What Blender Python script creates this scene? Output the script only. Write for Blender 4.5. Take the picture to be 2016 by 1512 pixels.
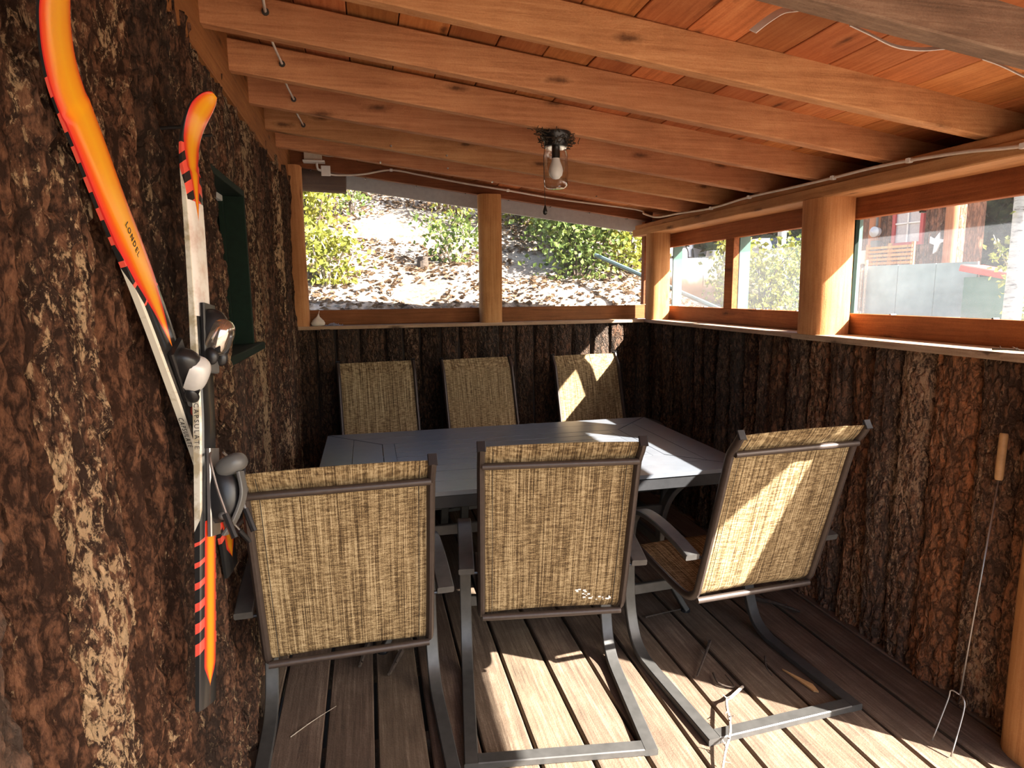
import bpy, math, random
import numpy as np
from mathutils import Vector, Matrix

random.seed(7)
np.random.seed(7)
for o in list(bpy.data.objects):
    bpy.data.objects.remove(o, do_unlink=True)
scn = bpy.context.scene
COL = scn.collection
PI = math.pi

# ------------------------------------------------------------------ camera
YAW, PITCH, ROLL, FPX = math.radians(12.996), math.radians(-8.449), math.radians(-0.614), 1225.0
CAM = Vector((0, 0, 1.5))
fw = Vector((math.sin(YAW) * math.cos(PITCH), math.cos(YAW) * math.cos(PITCH), math.sin(PITCH)))
rt = Vector((math.cos(YAW), -math.sin(YAW), 0))
up = rt.cross(fw)
rt2 = rt * math.cos(ROLL) + up * math.sin(ROLL)
up2 = up * math.cos(ROLL) - rt * math.sin(ROLL)
cd = bpy.data.cameras.new('camera')
cd.sensor_fit = 'HORIZONTAL'
cd.sensor_width = 36.0
cd.lens = FPX / 2016 * 36
cd.clip_start = 0.02
cd.clip_end = 300
cam = bpy.data.objects.new('camera', cd)
COL.objects.link(cam)
M3 = Matrix((rt2, up2, -fw)).transposed()
cam.matrix_world = Matrix.Translation(CAM) @ M3.to_4x4()
scn.camera = cam


def ray(px, py):
    return (rt2 * ((px - 1008) / FPX) - up2 * ((py - 756) / FPX) + fw)


def at(px, py, d):
    """world point seen at a photo pixel, d metres away on the ground plan"""
    r = ray(px, py)
    return CAM + r * (d / math.hypot(r.x, r.y))


# ------------------------------------------------------------------ light
w = bpy.data.worlds.new('sky')
scn.world = w
w.use_nodes = True
wn = w.node_tree.nodes
wl = w.node_tree.links
bgn = wn['Background']
sky = wn.new('ShaderNodeTexSky')
sky.sky_type = 'NISHITA'
sky.sun_disc = False
sky.sun_elevation = math.radians(36)
sky.sun_rotation = math.radians(131)
sky.air_density = 1.0
sky.dust_density = 2.5
wl.new(sky.outputs[0], bgn.inputs[0])
bgn.inputs[1].default_value = 0.30
SUN_DIR = Vector((-0.749, 0.663, -0.71)).normalized()
sd = bpy.data.lights.new('sun', 'SUN')
sd.energy = 23.0
sd.angle = math.radians(0.6)
sd.color = (1.0, 0.95, 0.87)
so = bpy.data.objects.new('sun', sd)
COL.objects.link(so)
so.rotation_euler = SUN_DIR.to_track_quat('-Z', 'Y').to_euler()
so.location = (8, -8, 9)
scn.view_settings.view_transform = 'Standard'
scn.view_settings.look = 'None'
scn.view_settings.gamma = 1.0
scn.view_settings.use_curve_mapping = False
scn.view_settings.exposure = 1.08

# ------------------------------------------------------------------ helpers


def struct(o, label=None, cat=None):
    o['kind'] = 'structure'
    if label:
        o['label'] = label
    if cat:
        o['category'] = cat
    return o


def tag(o, label, cat, group=None, kind=None):
    o['label'] = label
    o['category'] = cat
    if group:
        o['group'] = group
    if kind:
        o['kind'] = kind
    return o


def empty(name, loc=(0, 0, 0), rz=0.0, parent=None):
    o = bpy.data.objects.new(name, None)
    o.empty_display_size = 0.1
    COL.objects.link(o)
    o.location = loc
    o.rotation_euler = (0, 0, rz)
    if parent:
        o.parent = parent
    return o


def link_mesh(name, me, mat, parent=None, smooth=False):
    o = bpy.data.objects.new(name, me)
    COL.objects.link(o)
    if mat:
        me.materials.append(mat)
    if smooth:
        me.polygons.foreach_set('use_smooth', [True] * len(me.polygons))
    if parent:
        o.parent = parent
    return o


def copy_tree(o, parent=None):
    c = o.copy()
    COL.objects.link(c)
    c.parent = parent
    for ch in list(o.children):
        copy_tree(ch, c)
    return c


class MB:
    def __init__(s):
        s.v = []
        s.f = []
        s.uv = {}

    def add(s, vs, fs):
        n = len(s.v)
        s.v += [tuple(p) for p in vs]
        s.f += [tuple(i + n for i in f) for f in fs]

    def box(s, c, d, R=None, ch=0.0):
        """box with centre c, full size d, optional 3x3 rotation, chamfer ch on its long edges"""
        d = list(d)
        ax = max(range(3), key=lambda i: d[i])
        a, b = [i for i in range(3) if i != ax]
        if ch > 0:
            A, B = d[a] / 2, d[b] / 2
            sec = [(-A + ch, -B), (A - ch, -B), (A, -B + ch), (A, B - ch), (A - ch, B), (-A + ch, B), (-A, B - ch), (-A, -B + ch)]
        else:
            A, B = d[a] / 2, d[b] / 2
            sec = [(-A, -B), (A, -B), (A, B), (-A, B)]
        n = len(sec)
        vs = []
        for e in (-1, 1):
            for p in sec:
                q = [0, 0, 0]
                q[ax] = e * d[ax] / 2
                q[a] = p[0]
                q[b] = p[1]
                q = Vector(q)
                if R is not None:
                    q = R @ q
                vs.append(q + Vector(c))
        fs = [tuple(range(n))[::-1], tuple(range(n, 2 * n))]
        for i in range(n):
            j = (i + 1) % n
            fs.append((i, j, n + j, n + i))
        if (ax == 1):
            fs = [f[::-1] for f in fs]
        s.add(vs, fs)
        return s

    def sweep(s, pts, sec, side=None, scales=None, cap=True, closed=False):
        """sweep a 2D section (list of (a,b)) along pts; side fixes the a-direction"""
        pts = [Vector(p) for p in pts]
        n = len(sec)
        m = len(pts)
        vs = []
        prev = None
        for i, p in enumerate(pts):
            if i == 0:
                t = pts[1] - pts[0]
            elif i == m - 1:
                t = pts[-1] - pts[-2]
            else:
                t = (pts[i + 1] - pts[i]).normalized() + (pts[i] - pts[i - 1]).normalized()
            t = t.normalized()
            if side is not None:
                a = Vector(side)
                a = (a - t * a.dot(t)).normalized()
            else:
                if prev is None:
                    h = Vector((0, 0, 1)) if abs(t.z) < 0.9 else Vector((1, 0, 0))
                    a = t.cross(h).normalized()
                else:
                    a = (prev - t * prev.dot(t)).normalized()
            prev = a
            b = t.cross(a)
            k = 1.0 if scales is None else scales[i]
            for q in sec:
                vs.append(p + a * q[0] * k + b * q[1] * k)
        fs = []
        for i in range(m - 1):
            for j in range(n):
                j2 = (j + 1) % n
                fs.append((i * n + j, i * n + j2, (i + 1) * n + j2, (i + 1) * n + j))
        if cap:
            fs.append(tuple(range(n))[::-1])
            fs.append(tuple((m - 1) * n + j for j in range(n)))
        s.add(vs, fs)
        return s

    def tube(s, pts, r, n=8, scales=None, side=None):
        sec = [(r * math.cos(2 * PI * k / n), r * math.sin(2 * PI * k / n)) for k in range(n)]
        return s.sweep(pts, sec, side, scales)

    def bar(s, pts, wd, th, side, ch=0.004):
        A, B = wd / 2, th / 2
        c = min(ch, B * 0.6)
        sec = [(-A + c, -B), (A - c, -B), (A, -B + c), (A, B - c), (A - c, B), (-A + c, B), (-A, B - c), (-A, -B + c)]
        return s.sweep(pts, sec, side)

    def lathe(s, prof, c, n=24, R=None):
        vs = []
        for r, z in prof:
            for k in range(n):
                a = 2 * PI * k / n
                q = Vector((r * math.cos(a), r * math.sin(a), z))
                if R is not None:
                    q = R @ q
                vs.append(q + Vector(c))
        fs = []
        for i in range(len(prof) - 1):
            for k in range(n):
                k2 = (k + 1) % n
                fs.append((i * n + k, i * n + k2, (i + 1) * n + k2, (i + 1) * n + k))
        if prof[0][0] > 1e-5:
            fs.append(tuple(range(n))[::-1])
        if prof[-1][0] > 1e-5:
            fs.append(tuple((len(prof) - 1) * n + k for k in range(n)))
        s.add(vs, fs)
        return s

    def dome(s, c, r, zmin=-1.0, nu=18, nv=9, e=2.0):
        """ellipsoid about c with radii r, cut flat at relative height zmin"""
        t0 = math.asin(max(-1, zmin))
        vs, fs = [], []
        sg = lambda q, p: math.copysign(abs(q) ** (2.0 / p), q)
        for i in range(nv + 1):
            t = t0 + (PI / 2 - t0) * i / nv
            for k in range(nu):
                a = 2 * PI * k / nu
                vs.append(Vector(c) + Vector((r[0] * sg(math.cos(t), e) * sg(math.cos(a), e), r[1] * sg(math.cos(t), e) * sg(math.sin(a), e), r[2] * sg(math.sin(t), e))))
        for i in range(nv):
            for k in range(nu):
                k2 = (k + 1) % nu
                fs.append((i * nu + k, i * nu + k2, (i + 1) * nu + k2, (i + 1) * nu + k))
        fs.append(tuple(range(nu))[::-1])
        s.add(vs, fs)
        return s

    def poly(s, out, nrm, th):
        """extruded flat polygon: outline points (3D), normal, thickness"""
        n = len(out)
        nv = Vector(nrm).normalized() * th
        vs = [Vector(p) for p in out] + [Vector(p) + nv for p in out]
        fs = [tuple(range(n))[::-1], tuple(range(n, 2 * n))]
        for i in range(n):
            j = (i + 1) % n
            fs.append((i, j, n + j, n + i))
        s.add(vs, fs)
        return s

    def mesh(s, name):
        me = bpy.data.meshes.new(name)
        me.from_pydata(s.v, [], s.f)
        me.update()
        return me

    def build(s, name, mat, parent=None, smooth=False, auto=None):
        me = s.mesh(name)
        o = link_mesh(name, me, mat, parent, smooth or auto is not None)
        if auto is not None:
            me.set_sharp_from_angle(angle=math.radians(auto))
        return o


def spline(pts, n=8):
    """Catmull-Rom through pts"""
    P = [Vector(p) for p in pts]
    P = [P[0] * 2 - P[1]] + P + [P[-1] * 2 - P[-2]]
    out = []
    for i in range(1, len(P) - 2):
        for k in range(n):
            t = k / n
            a, b, c, d = P[i - 1], P[i], P[i + 1], P[i + 2]
            out.append(0.5 * ((2 * b) + (c - a) * t + (2 * a - 5 * b + 4 * c - d) * t * t + (3 * b - a - 3 * c + d) * t ** 3))
    out.append(P[-2])
    return out


def vnoise(x, y, seed=0):
    xi = np.floor(x).astype(np.int64)
    yi = np.floor(y).astype(np.int64)
    fx = x - xi
    fy = y - yi
    fx = fx * fx * (3 - 2 * fx)
    fy = fy * fy * (3 - 2 * fy)

    def h(a, b):
        k = (a * 374761393 + b * 668265263 + seed * 974711) & 0x7fffffff
        k = ((k ^ (k >> 13)) * 1274126177) & 0x7fffffff
        k = (k ^ (k >> 16)) & 0xffff
        return k / 65535.0
    a = h(xi, yi)
    b = h(xi + 1, yi)
    c = h(xi, yi + 1)
    d = h(xi + 1, yi + 1)
    return (a * (1 - fx) + b * fx) * (1 - fy) + (c * (1 - fx) + d * fx) * fy


def fbm(x, y, seed=0, o=4):
    s = 0
    a = 0.5
    t = 0
    for i in range(o):
        s = s + a * vnoise(x, y, seed + i * 17)
        t += a
        a *= 0.5
        x = x * 2.03
        y = y * 2.03
    return s / t


def grid_mesh(name, P, closed_back=None):
    """P (ny,nx,3) vertex grid; closed_back: None or vector offset array for a back row to close the solid"""
    ny, nx, _ = P.shape
    V = P.reshape(-1, 3)
    i = np.arange(ny - 1)[:, None] * nx + np.arange(nx - 1)[None, :]
    F = np.stack([i, i + 1, i + 1 + nx, i + nx], -1).reshape(-1, 4)
    me = bpy.data.meshes.new(name)
    extra = []
    if closed_back:
        # back strip between first and last column plus caps
        a = np.arange(ny - 1) * nx
        F2 = np.stack([a, a + nx, a + nx + nx - 1, a + nx - 1], -1)
        F = np.concatenate([F, F2])
        extra = [list(range(nx))[::-1], [(ny - 1) * nx + k for k in range(nx)]]
    faces = F.tolist() + extra
    me.from_pydata(V.tolist(), [], faces)
    me.update()
    return me


# ------------------------------------------------------------------ materials


class NT:
    def __init__(s, name):
        s.m = bpy.data.materials.new(name)
        s.m.use_nodes = True
        s.t = s.m.node_tree
        s.n = s.t.nodes
        s.l = s.t.links
        s.out = s.n['Material Output']
        s.b = s.n['Principled BSDF']

    def new(s, t, **kw):
        n = s.n.new(t)
        for k, v in kw.items():
            setattr(n, k, v)
        return n

    def set(s, sock, v):
        if isinstance(v, bpy.types.NodeSocket):
            s.l.new(v, sock)
        elif isinstance(v, (tuple, list)):
            if sock.type == 'RGBA' and len(v) == 3:
                v = tuple(v) + (1,)
            sock.default_value = v
        else:
            sock.default_value = v

    def math(s, op, a, b=0.0, c=None, clamp=False):
        n = s.new('ShaderNodeMath', operation=op, use_clamp=clamp)
        s.set(n.inputs[0], a)
        s.set(n.inputs[1], b)
        if c is not None:
            s.set(n.inputs[2], c)
        return n.outputs[0]

    def mapping(s, vec, scale=(1, 1, 1), loc=(0, 0, 0)):
        n = s.new('ShaderNodeMapping')
        s.set(n.inputs['Vector'], vec)
        n.inputs['Scale'].default_value = scale
        s.set(n.inputs['Location'], loc)
        return n.outputs[0]

    def noise(s, vec, scale=5, detail=4, rough=0.55, dist=0.0):
        n = s.new('ShaderNodeTexNoise')
        s.set(n.inputs['Vector'], vec)
        n.inputs['Scale'].default_value = scale
        n.inputs['Detail'].default_value = detail
        n.inputs['Roughness'].default_value = rough
        n.inputs['Distortion'].default_value = dist
        return n.outputs['Fac']

    def vor(s, vec, scale=5, feature='F1', rnd=1.0, dims='3D', out='Distance'):
        n = s.new('ShaderNodeTexVoronoi', feature=feature, voronoi_dimensions=dims)
        s.set(n.inputs['Vector'], vec)
        n.inputs['Scale'].default_value = scale
        n.inputs['Randomness'].default_value = rnd
        return n.outputs[out]

    def ramp(s, fac, stops, interp='LINEAR'):
        n = s.new('ShaderNodeValToRGB')
        n.color_ramp.interpolation = interp
        e = n.color_ramp.elements
        while len(e) > 2:
            e.remove(e[-1])
        while len(e) < len(stops):
            e.new(0.5)
        for k, (p, c) in enumerate(stops):
            e[k].position = p
            if not isinstance(c, (tuple, list)):
                c = (c, c, c)
            e[k].color = tuple(c) + (1,)
        s.set(n.inputs[0], fac)
        return n.outputs[0]

    def mix(s, fac, a, b, typ='MIX'):
        n = s.new('ShaderNodeMix', data_type='RGBA', blend_type=typ)
        s.set(n.inputs[0], fac)
        s.set(n.inputs[6], a)
        s.set(n.inputs[7], b)
        return n.outputs[2]

    def maprange(s, v, a, b, c=0.0, d=1.0):
        n = s.new('ShaderNodeMapRange')
        s.set(n.inputs[0], v)
        for k, x in enumerate((a, b, c, d)):
            n.inputs[k + 1].default_value = x
        return n.outputs[0]

    def obj(s):
        return s.new('ShaderNodeTexCoord').outputs['Object']

    def rnd(s):
        return s.new('ShaderNodeObjectInfo').outputs['Random']

    def bump(s, h, strength=0.3, dist=0.01):
        n = s.new('ShaderNodeBump')
        n.inputs['Strength'].default_value = strength
        n.inputs['Distance'].default_value = dist
        s.set(n.inputs['Height'], h)
        s.l.new(n.outputs[0], s.b.inputs['Normal'])

    def fin(s, color=None, rough=0.7, metal=0.0, spec=None):
        if color is not None:
            s.set(s.b.inputs['Base Color'], color)
        s.set(s.b.inputs['Roughness'], rough)
        s.set(s.b.inputs['Metallic'], metal)
        if spec is not None:
            s.set(s.b.inputs['Specular IOR Level'], spec)
        return s.m


def plain(name, col, rough=0.5, metal=0.0, var=0.12, scale=40, spec=None, bump=0.0):
    t = NT(name)
    n = t.noise(t.obj(), scale, 4)
    c = t.ramp(n, [(0.25, tuple(x * (1 - var) for x in col)), (0.75, tuple(min(1, x * (1 + var)) for x in col))])
    if bump:
        t.bump(n, bump, 0.004)
    return t.fin(c, rough, metal, spec)


def wood(name, cols, axis, rough=0.75, knots=True, tint=0.25, bump=0.25, fine=1.0, knot_thr=0.075, sawn=0.0, warpk=0.9):
    """cols = dark, mid, light; grain runs along axis (0,1,2) of the object coordinates"""
    t = NT(name)
    co = t.obj()
    r = t.rnd()
    off = t.new('ShaderNodeCombineXYZ')
    t.set(off.inputs[0], t.math('MULTIPLY', r, 37.0))
    t.set(off.inputs[1], t.math('MULTIPLY', r, 91.0))
    t.set(off.inputs[2], t.math('MULTIPLY', r, 53.0))
    va = t.new('ShaderNodeVectorMath', operation='ADD')
    t.set(va.inputs[0], co)
    t.set(va.inputs[1], off.outputs[0])
    sep = t.new('ShaderNodeSeparateXYZ')
    t.set(sep.inputs[0], va.outputs[0])
    along = sep.outputs[axis]
    o2 = [sep.outputs[i] for i in range(3) if i != axis]
    across = t.math('ADD', o2[0], o2[1])
    kv = t.new('ShaderNodeCombineXYZ')
    t.set(kv.inputs[0], t.math('MULTIPLY', along, 1.7))
    t.set(kv.inputs[1], t.math('MULTIPLY', across, 6.0))
    kd = t.vor(kv.outputs[0], 1.0, 'F1', 1.0, '2D')
    kd = t.math('ADD', kd, t.math('MULTIPLY', t.math('SUBTRACT', t.noise(va.outputs[0], 45.0, 3), 0.42), 0.10))
    # grain: warped by knots
    sc = [11.0, 11.0, 11.0]
    sc[axis] = 0.5
    m1 = t.mapping(va.outputs[0], sc)
    warp = t.math('MULTIPLY', t.math('EXPONENT', t.math('MULTIPLY', kd, -9.0)), warpk)
    wv = t.new('ShaderNodeVectorMath', operation='ADD')
    t.set(wv.inputs[0], m1)
    cw = t.new('ShaderNodeCombineXYZ')
    for i in range(3):
        t.set(cw.inputs[i], warp)
    t.set(wv.inputs[1], cw.outputs[0])
    g1 = t.noise(wv.outputs[0], 2.0, 5, 0.6, 0.6)
    sc2 = [90.0 * fine] * 3
    sc2[axis] = 4.0
    g2 = t.noise(t.mapping(va.outputs[0], sc2), 1.0, 3, 0.6)
    rings = t.math('FRACT', t.math('MULTIPLY', g1, 9.0))
    rings = t.math('ABSOLUTE', t.math('SUBTRACT', rings, 0.5))
    f = t.math('ADD', t.math('MULTIPLY', g1, 0.30), t.math('MULTIPLY', g2, 0.34))
    f = t.math('ADD', f, t.math('MULTIPLY', rings, 0.07))
    mo = t.noise(va.outputs[0], 9.0, 6, 0.7)
    sk_ = t.noise(va.outputs[0], 170.0, 2, 0.6)
    f = t.math('ADD', f, t.math('ADD', t.math('MULTIPLY', mo, 0.22), t.math('MULTIPLY', sk_, 0.12)))
    c = t.ramp(f, [(0.34, cols[0]), (0.52, cols[1]), (0.72, cols[2])])
    big = t.noise(va.outputs[0], 1.7, 2)
    c = t.mix(t.maprange(big, 0.35, 0.7, 0, 0.5), c, cols[0])
    hv = t.new('ShaderNodeHueSaturation')
    hv.inputs['Hue'].default_value = 0.5
    t.set(hv.inputs['Value'], t.maprange(r, 0, 1, 1 - tint, 1 + tint))
    t.set(hv.inputs['Hue'], t.maprange(t.math('FRACT', t.math('MULTIPLY', r, 7.3)), 0, 1, 0.492, 0.508))
    t.set(hv.inputs['Color'], c)
    c = hv.outputs[0]
    if knots:
        kc = t.ramp(kd, [(0.0, 0.9), (knot_thr * 0.45, 0.75), (knot_thr * 0.8, 0.4), (knot_thr * 1.5, 0.0)])
        c = t.mix(kc, c, tuple(x * 0.28 for x in cols[0]))
    hh = t.math('ADD', g2, t.math('ADD', t.math('MULTIPLY', rings, 0.2), t.math('MULTIPLY', sk_, 0.7)))
    if sawn:
        # rough saw marks at an angle across the board
        dg = t.math('ADD', t.math('MULTIPLY', along, 95.0), t.math('MULTIPLY', across, 60.0))
        sw = t.math('SINE', dg)
        nz = t.noise(va.outputs[0], 60, 3)
        hh = t.math('ADD', hh, t.math('MULTIPLY', t.math('MULTIPLY', sw, nz), sawn))
    t.bump(hh, bump, 0.004)
    return t.fin(c, rough, 0.0, 0.25)


def bark(name, dark, mid, tan, red, tan_amt=0.5, scale=1.0, bump=0.6):
    t = NT(name)
    co = t.obj()
    # per-slab character stored as the object colour: R brightness, G greyness, B redness, A share of flaked tan
    oi = t.new('ShaderNodeObjectInfo')
    sc_ = t.new('ShaderNodeSeparateColor')
    t.set(sc_.inputs[0], oi.outputs['Color'])
    s_val, s_grey, s_red, s_tan = sc_.outputs[0], sc_.outputs[1], sc_.outputs[2], oi.outputs['Alpha']
    mp = t.mapping(co, (1, 1, 0.33))
    wz = t.noise(mp, 16 * scale, 4, 0.6)
    n1 = t.noise(mp, 46 * scale, 10, 0.78, 0.5)
    n0 = t.noise(t.mapping(co, (1, 1, 0.22)), 5.5 * scale, 3, 0.6, 0.4)
    # plates
    add = t.new('ShaderNodeVectorMath', operation='ADD')
    t.set(add.inputs[0], t.mapping(co, (1, 1, 0.45)))
    sc = t.new('ShaderNodeVectorMath', operation='SCALE')
    t.set(sc.inputs[0], t.new('ShaderNodeTexNoise').outputs['Color'])
    nn = sc.inputs[0].links[0].from_node
    nn.inputs['Scale'].default_value = 30 * scale
    t.l.new(co, nn.inputs['Vector'])
    sc.inputs['Scale'].default_value = 0.035
    t.set(add.inputs[1], sc.outputs[0])
    cr = t.vor(add.outputs[0], 34 * scale, 'DISTANCE_TO_EDGE')
    crack = t.maprange(cr, 0.0, 0.22, 0.0, 1.0)
    f = t.math('ADD', t.math('MULTIPLY', n1, 0.75), t.math('MULTIPLY', wz, 0.25))
    gr = t.noise(t.mapping(co, (1, 1, 0.45)), 210 * scale, 4, 0.7)
    f = t.math('ADD', f, t.math('MULTIPLY', t.math('SUBTRACT', gr, 0.5), 0.30))
    f = t.math('ADD', f, t.maprange(crack, 0, 1, -0.10, 0.0))
    c = t.ramp(f, [(0.42, dark), (0.50, mid), (0.56, tuple(0.45 * a + 0.55 * b for a, b in zip(mid, red))), (0.62, red)])
    fl = t.noise(t.mapping(co, (1, 1, 0.40)), 70 * scale, 8, 0.78, 0.6)
    msk = t.math('ADD', t.math('MULTIPLY', n0, 0.55), t.math('MULTIPLY', s_tan, 0.17 * tan_amt))
    fl = t.math('ADD', fl, t.math('SUBTRACT', msk, 0.32))
    fl = t.math('ADD', fl, t.math('MULTIPLY', t.math('SUBTRACT', gr, 0.5), 0.22))
    c = t.mix(t.maprange(fl, 0.59, 0.65, 0.0, 0.95), c, tan)
    grey = t.mix(0.75, c, t.mix(n1, dark, (0.34, 0.28, 0.23)))
    c = t.mix(s_grey, c, grey)
    c = t.mix(t.math('MULTIPLY', s_red, 0.75), c, t.mix(t.maprange(f, 0.40, 0.60), tuple(0.5 * x for x in mid), red))
    hv = t.new('ShaderNodeHueSaturation')
    t.set(hv.inputs['Value'], s_val)
    t.set(hv.inputs['Color'], c)
    c = hv.outputs[0]
    h = t.math('ADD', t.math('MULTIPLY', n1, 1.0), t.math('MULTIPLY', crack, 0.8))
    h = t.math('ADD', h, t.math('MULTIPLY', gr, 0.45))
    t.bump(h, bump, 0.03)
    return t.fin(c, 0.9, 0.0, 0.15)


CEDAR = ((0.27, 0.105, 0.042), (0.50, 0.235, 0.100), (0.70, 0.385, 0.185))
PLANK = ((0.28, 0.085, 0.026), (0.52, 0.185, 0.060), (0.72, 0.33, 0.125))
POST = ((0.28, 0.115, 0.038), (0.50, 0.25, 0.088), (0.66, 0.38, 0.16))
DECK = ((0.046, 0.031, 0.022), (0.145, 0.100, 0.068), (0.33, 0.245, 0.175))
WEATH = ((0.10, 0.06, 0.04), (0.25, 0.15, 0.10), (0.42, 0.29, 0.20))
mat_rafter = wood('rough_sawn_cedar', CEDAR, 0, tint=0.16, bump=0.5, sawn=0.5)
mat_weath = wood('weathered_cedar', WEATH, 0, tint=0.1, bump=0.5)
mat_plank = wood('roof_plank_cedar', PLANK, 1, tint=0.32, bump=0.2)
mat_beam_y = wood('beam_cedar_y', CEDAR, 1, tint=0.15, bump=0.35)
mat_board_x = wood('board_cedar_x', ((0.11, 0.034, 0.012), (0.24, 0.082, 0.028), (0.38, 0.15, 0.055)), 0, tint=0.15)
mat_board_y = wood('board_cedar_y', ((0.15, 0.044, 0.013), (0.31, 0.105, 0.032), (0.47, 0.185, 0.065)), 1, tint=0.15)
mat_post = wood('peeled_log', POST, 2, tint=0.12, bump=0.2, knot_thr=0.055)
mat_deck = wood('deck_board', DECK, 1, tint=0.16, bump=0.45, knots=False, warpk=0.0)
mat_sill = wood('sill_wood', ((0.20, 0.12, 0.075), (0.42, 0.30, 0.20), (0.60, 0.48, 0.36)), 1, tint=0.1)
mat_sill_x = wood('sill_wood_x', ((0.20, 0.11, 0.065), (0.40, 0.25, 0.16), (0.58, 0.42, 0.30)), 0, tint=0.1)
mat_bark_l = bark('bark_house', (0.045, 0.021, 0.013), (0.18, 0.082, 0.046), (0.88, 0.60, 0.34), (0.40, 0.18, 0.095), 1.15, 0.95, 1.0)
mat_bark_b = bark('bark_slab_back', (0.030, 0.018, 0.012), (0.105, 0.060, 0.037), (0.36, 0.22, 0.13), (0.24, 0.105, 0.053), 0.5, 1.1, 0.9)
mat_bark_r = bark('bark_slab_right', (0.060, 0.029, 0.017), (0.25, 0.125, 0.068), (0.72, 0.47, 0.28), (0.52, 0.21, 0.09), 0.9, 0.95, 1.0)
mat_darkwall = plain('tar_paper', (0.03, 0.022, 0.018), 0.95)
mat_green = plain('green_paint', (0.004, 0.013, 0.008), 0.8, var=0.25, spec=0.2)
mat_teal = plain('teal_green_paint', (0.007, 0.055, 0.038), 0.6, var=0.25)
mat_frame = plain('bronze_metal', (0.055, 0.040, 0.033), 0.42, 0.35, 0.15, 60)
mat_base = plain('grey_bronze_metal', (0.075, 0.072, 0.068), 0.42, 0.4, 0.22, 25)
mat_table = plain('grey_blue_metal', (0.165, 0.18, 0.205), 0.30, 0.25, 0.10, 14)
mat_tdark = plain('table_apron_metal', (0.028, 0.028, 0.030), 0.45, 0.3, 0.15)
mat_black = plain('black_plastic', (0.012, 0.012, 0.013), 0.35)
mat_iron = plain('black_iron', (0.012, 0.011, 0.011), 0.3)
mat_white = plain('white_plastic', (0.74, 0.73, 0.70), 0.5, var=0.06)
mat_cord = plain('white_cord', (0.62, 0.54, 0.47), 0.5, var=0.1)
mat_steel = plain('steel_wire', (0.35, 0.33, 0.31), 0.35, 0.8)
mat_nail = plain('nail_steel', (0.5, 0.5, 0.5), 0.3, 0.7)
mat_grey = plain('grey_plastic', (0.10, 0.10, 0.097), 0.4)
mat_silver = plain('silver_plastic', (0.62, 0.61, 0.59), 0.32, 0.1, 0.08)
mat_chrome = plain('chrome', (0.55, 0.50, 0.44), 0.12, 0.9, 0.1)
mat_yellow = plain('yellow_print', (0.75, 0.52, 0.03), 0.5)
mat_print = plain('dark_print', (0.03, 0.025, 0.02), 0.6)
mat_redprint = plain('red_print', (0.7, 0.06, 0.04), 0.5)
mat_fascia = plain('grey_fascia', (0.38, 0.39, 0.40), 0.7, var=0.1)
mat_nest = plain('cobweb_nest', (0.05, 0.035, 0.022), 1.0, var=0.5)
mat_bulb = plain('frosted_bulb', (0.80, 0.74, 0.70), 0.35, var=0.03)
mat_twig = plain('dry_twig', (0.05, 0.034, 0.024), 0.9, var=0.5, scale=60)
mat_twigl = plain('pale_twig', (0.40, 0.33, 0.26), 0.9, var=0.3, scale=60)
mat_handle = plain('turned_handle', (0.48, 0.27, 0.11), 0.6, var=0.2)
mat_cloth = plain('pale_cloth', (0.62, 0.54, 0.44), 0.9, var=0.1)
mat_lint = plain('blue_grey_lint', (0.30, 0.30, 0.36), 0.95, var=0.35)
mat_paper = plain('torn_plastic', (0.72, 0.66, 0.60), 0.6, var=0.12)


def make_sling():
    t = NT('woven_sling')
    co = t.obj()
    sep = t.new('ShaderNodeSeparateXYZ')
    t.set(sep.inputs[0], co)
    v = t.math('ADD', sep.outputs[1], sep.outputs[2])
    rn = t.math('MULTIPLY', t.rnd(), 20.0)

    def uv(a, b):
        c = t.new('ShaderNodeCombineXYZ')
        t.set(c.inputs[0], t.math('MULTIPLY', sep.outputs[0], a))
        t.set(c.inputs[1], t.math('MULTIPLY', v, b))
        t.set(c.inputs[2], rn)
        return c.outputs[0]
    warp = t.noise(uv(340.0, 6.0), 1.0, 2, 0.5)
    weft = t.noise(uv(38.0, 420.0), 1.0, 2, 0.5)
    wide = t.noise(uv(90.0, 2.0), 1.0, 2, 0.5)
    weave = t.noise(uv(420.0, 420.0), 1.0, 1, 0.5)
    f = t.math('ADD', t.math('MULTIPLY', warp, 0.46), t.math('MULTIPLY', weft, 0.34))
    f = t.math('ADD', f, t.math('MULTIPLY', wide, 0.12))
    f = t.math('ADD', f, t.math('MULTIPLY', weave, 0.22))
    c = t.ramp(f, [(0.465, (0.060, 0.037, 0.017)), (0.535, (0.155, 0.102, 0.048)), (0.60, (0.290, 0.205, 0.104)), (0.69, (0.50, 0.385, 0.220))])
    t.bump(f, 0.25, 0.002)
    t.fin(c, 0.85, 0, 0.2)
    tr = t.new('ShaderNodeBsdfTranslucent')
    t.set(tr.inputs[0], c)
    mx = t.new('ShaderNodeMixShader')
    mx.inputs[0].default_value = 0.14
    t.l.new(t.b.outputs[0], mx.inputs[1])
    t.l.new(tr.outputs[0], mx.inputs[2])
    t.l.new(mx.outputs[0], t.out.inputs[0])
    return t.m


mat_sling = make_sling()


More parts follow.
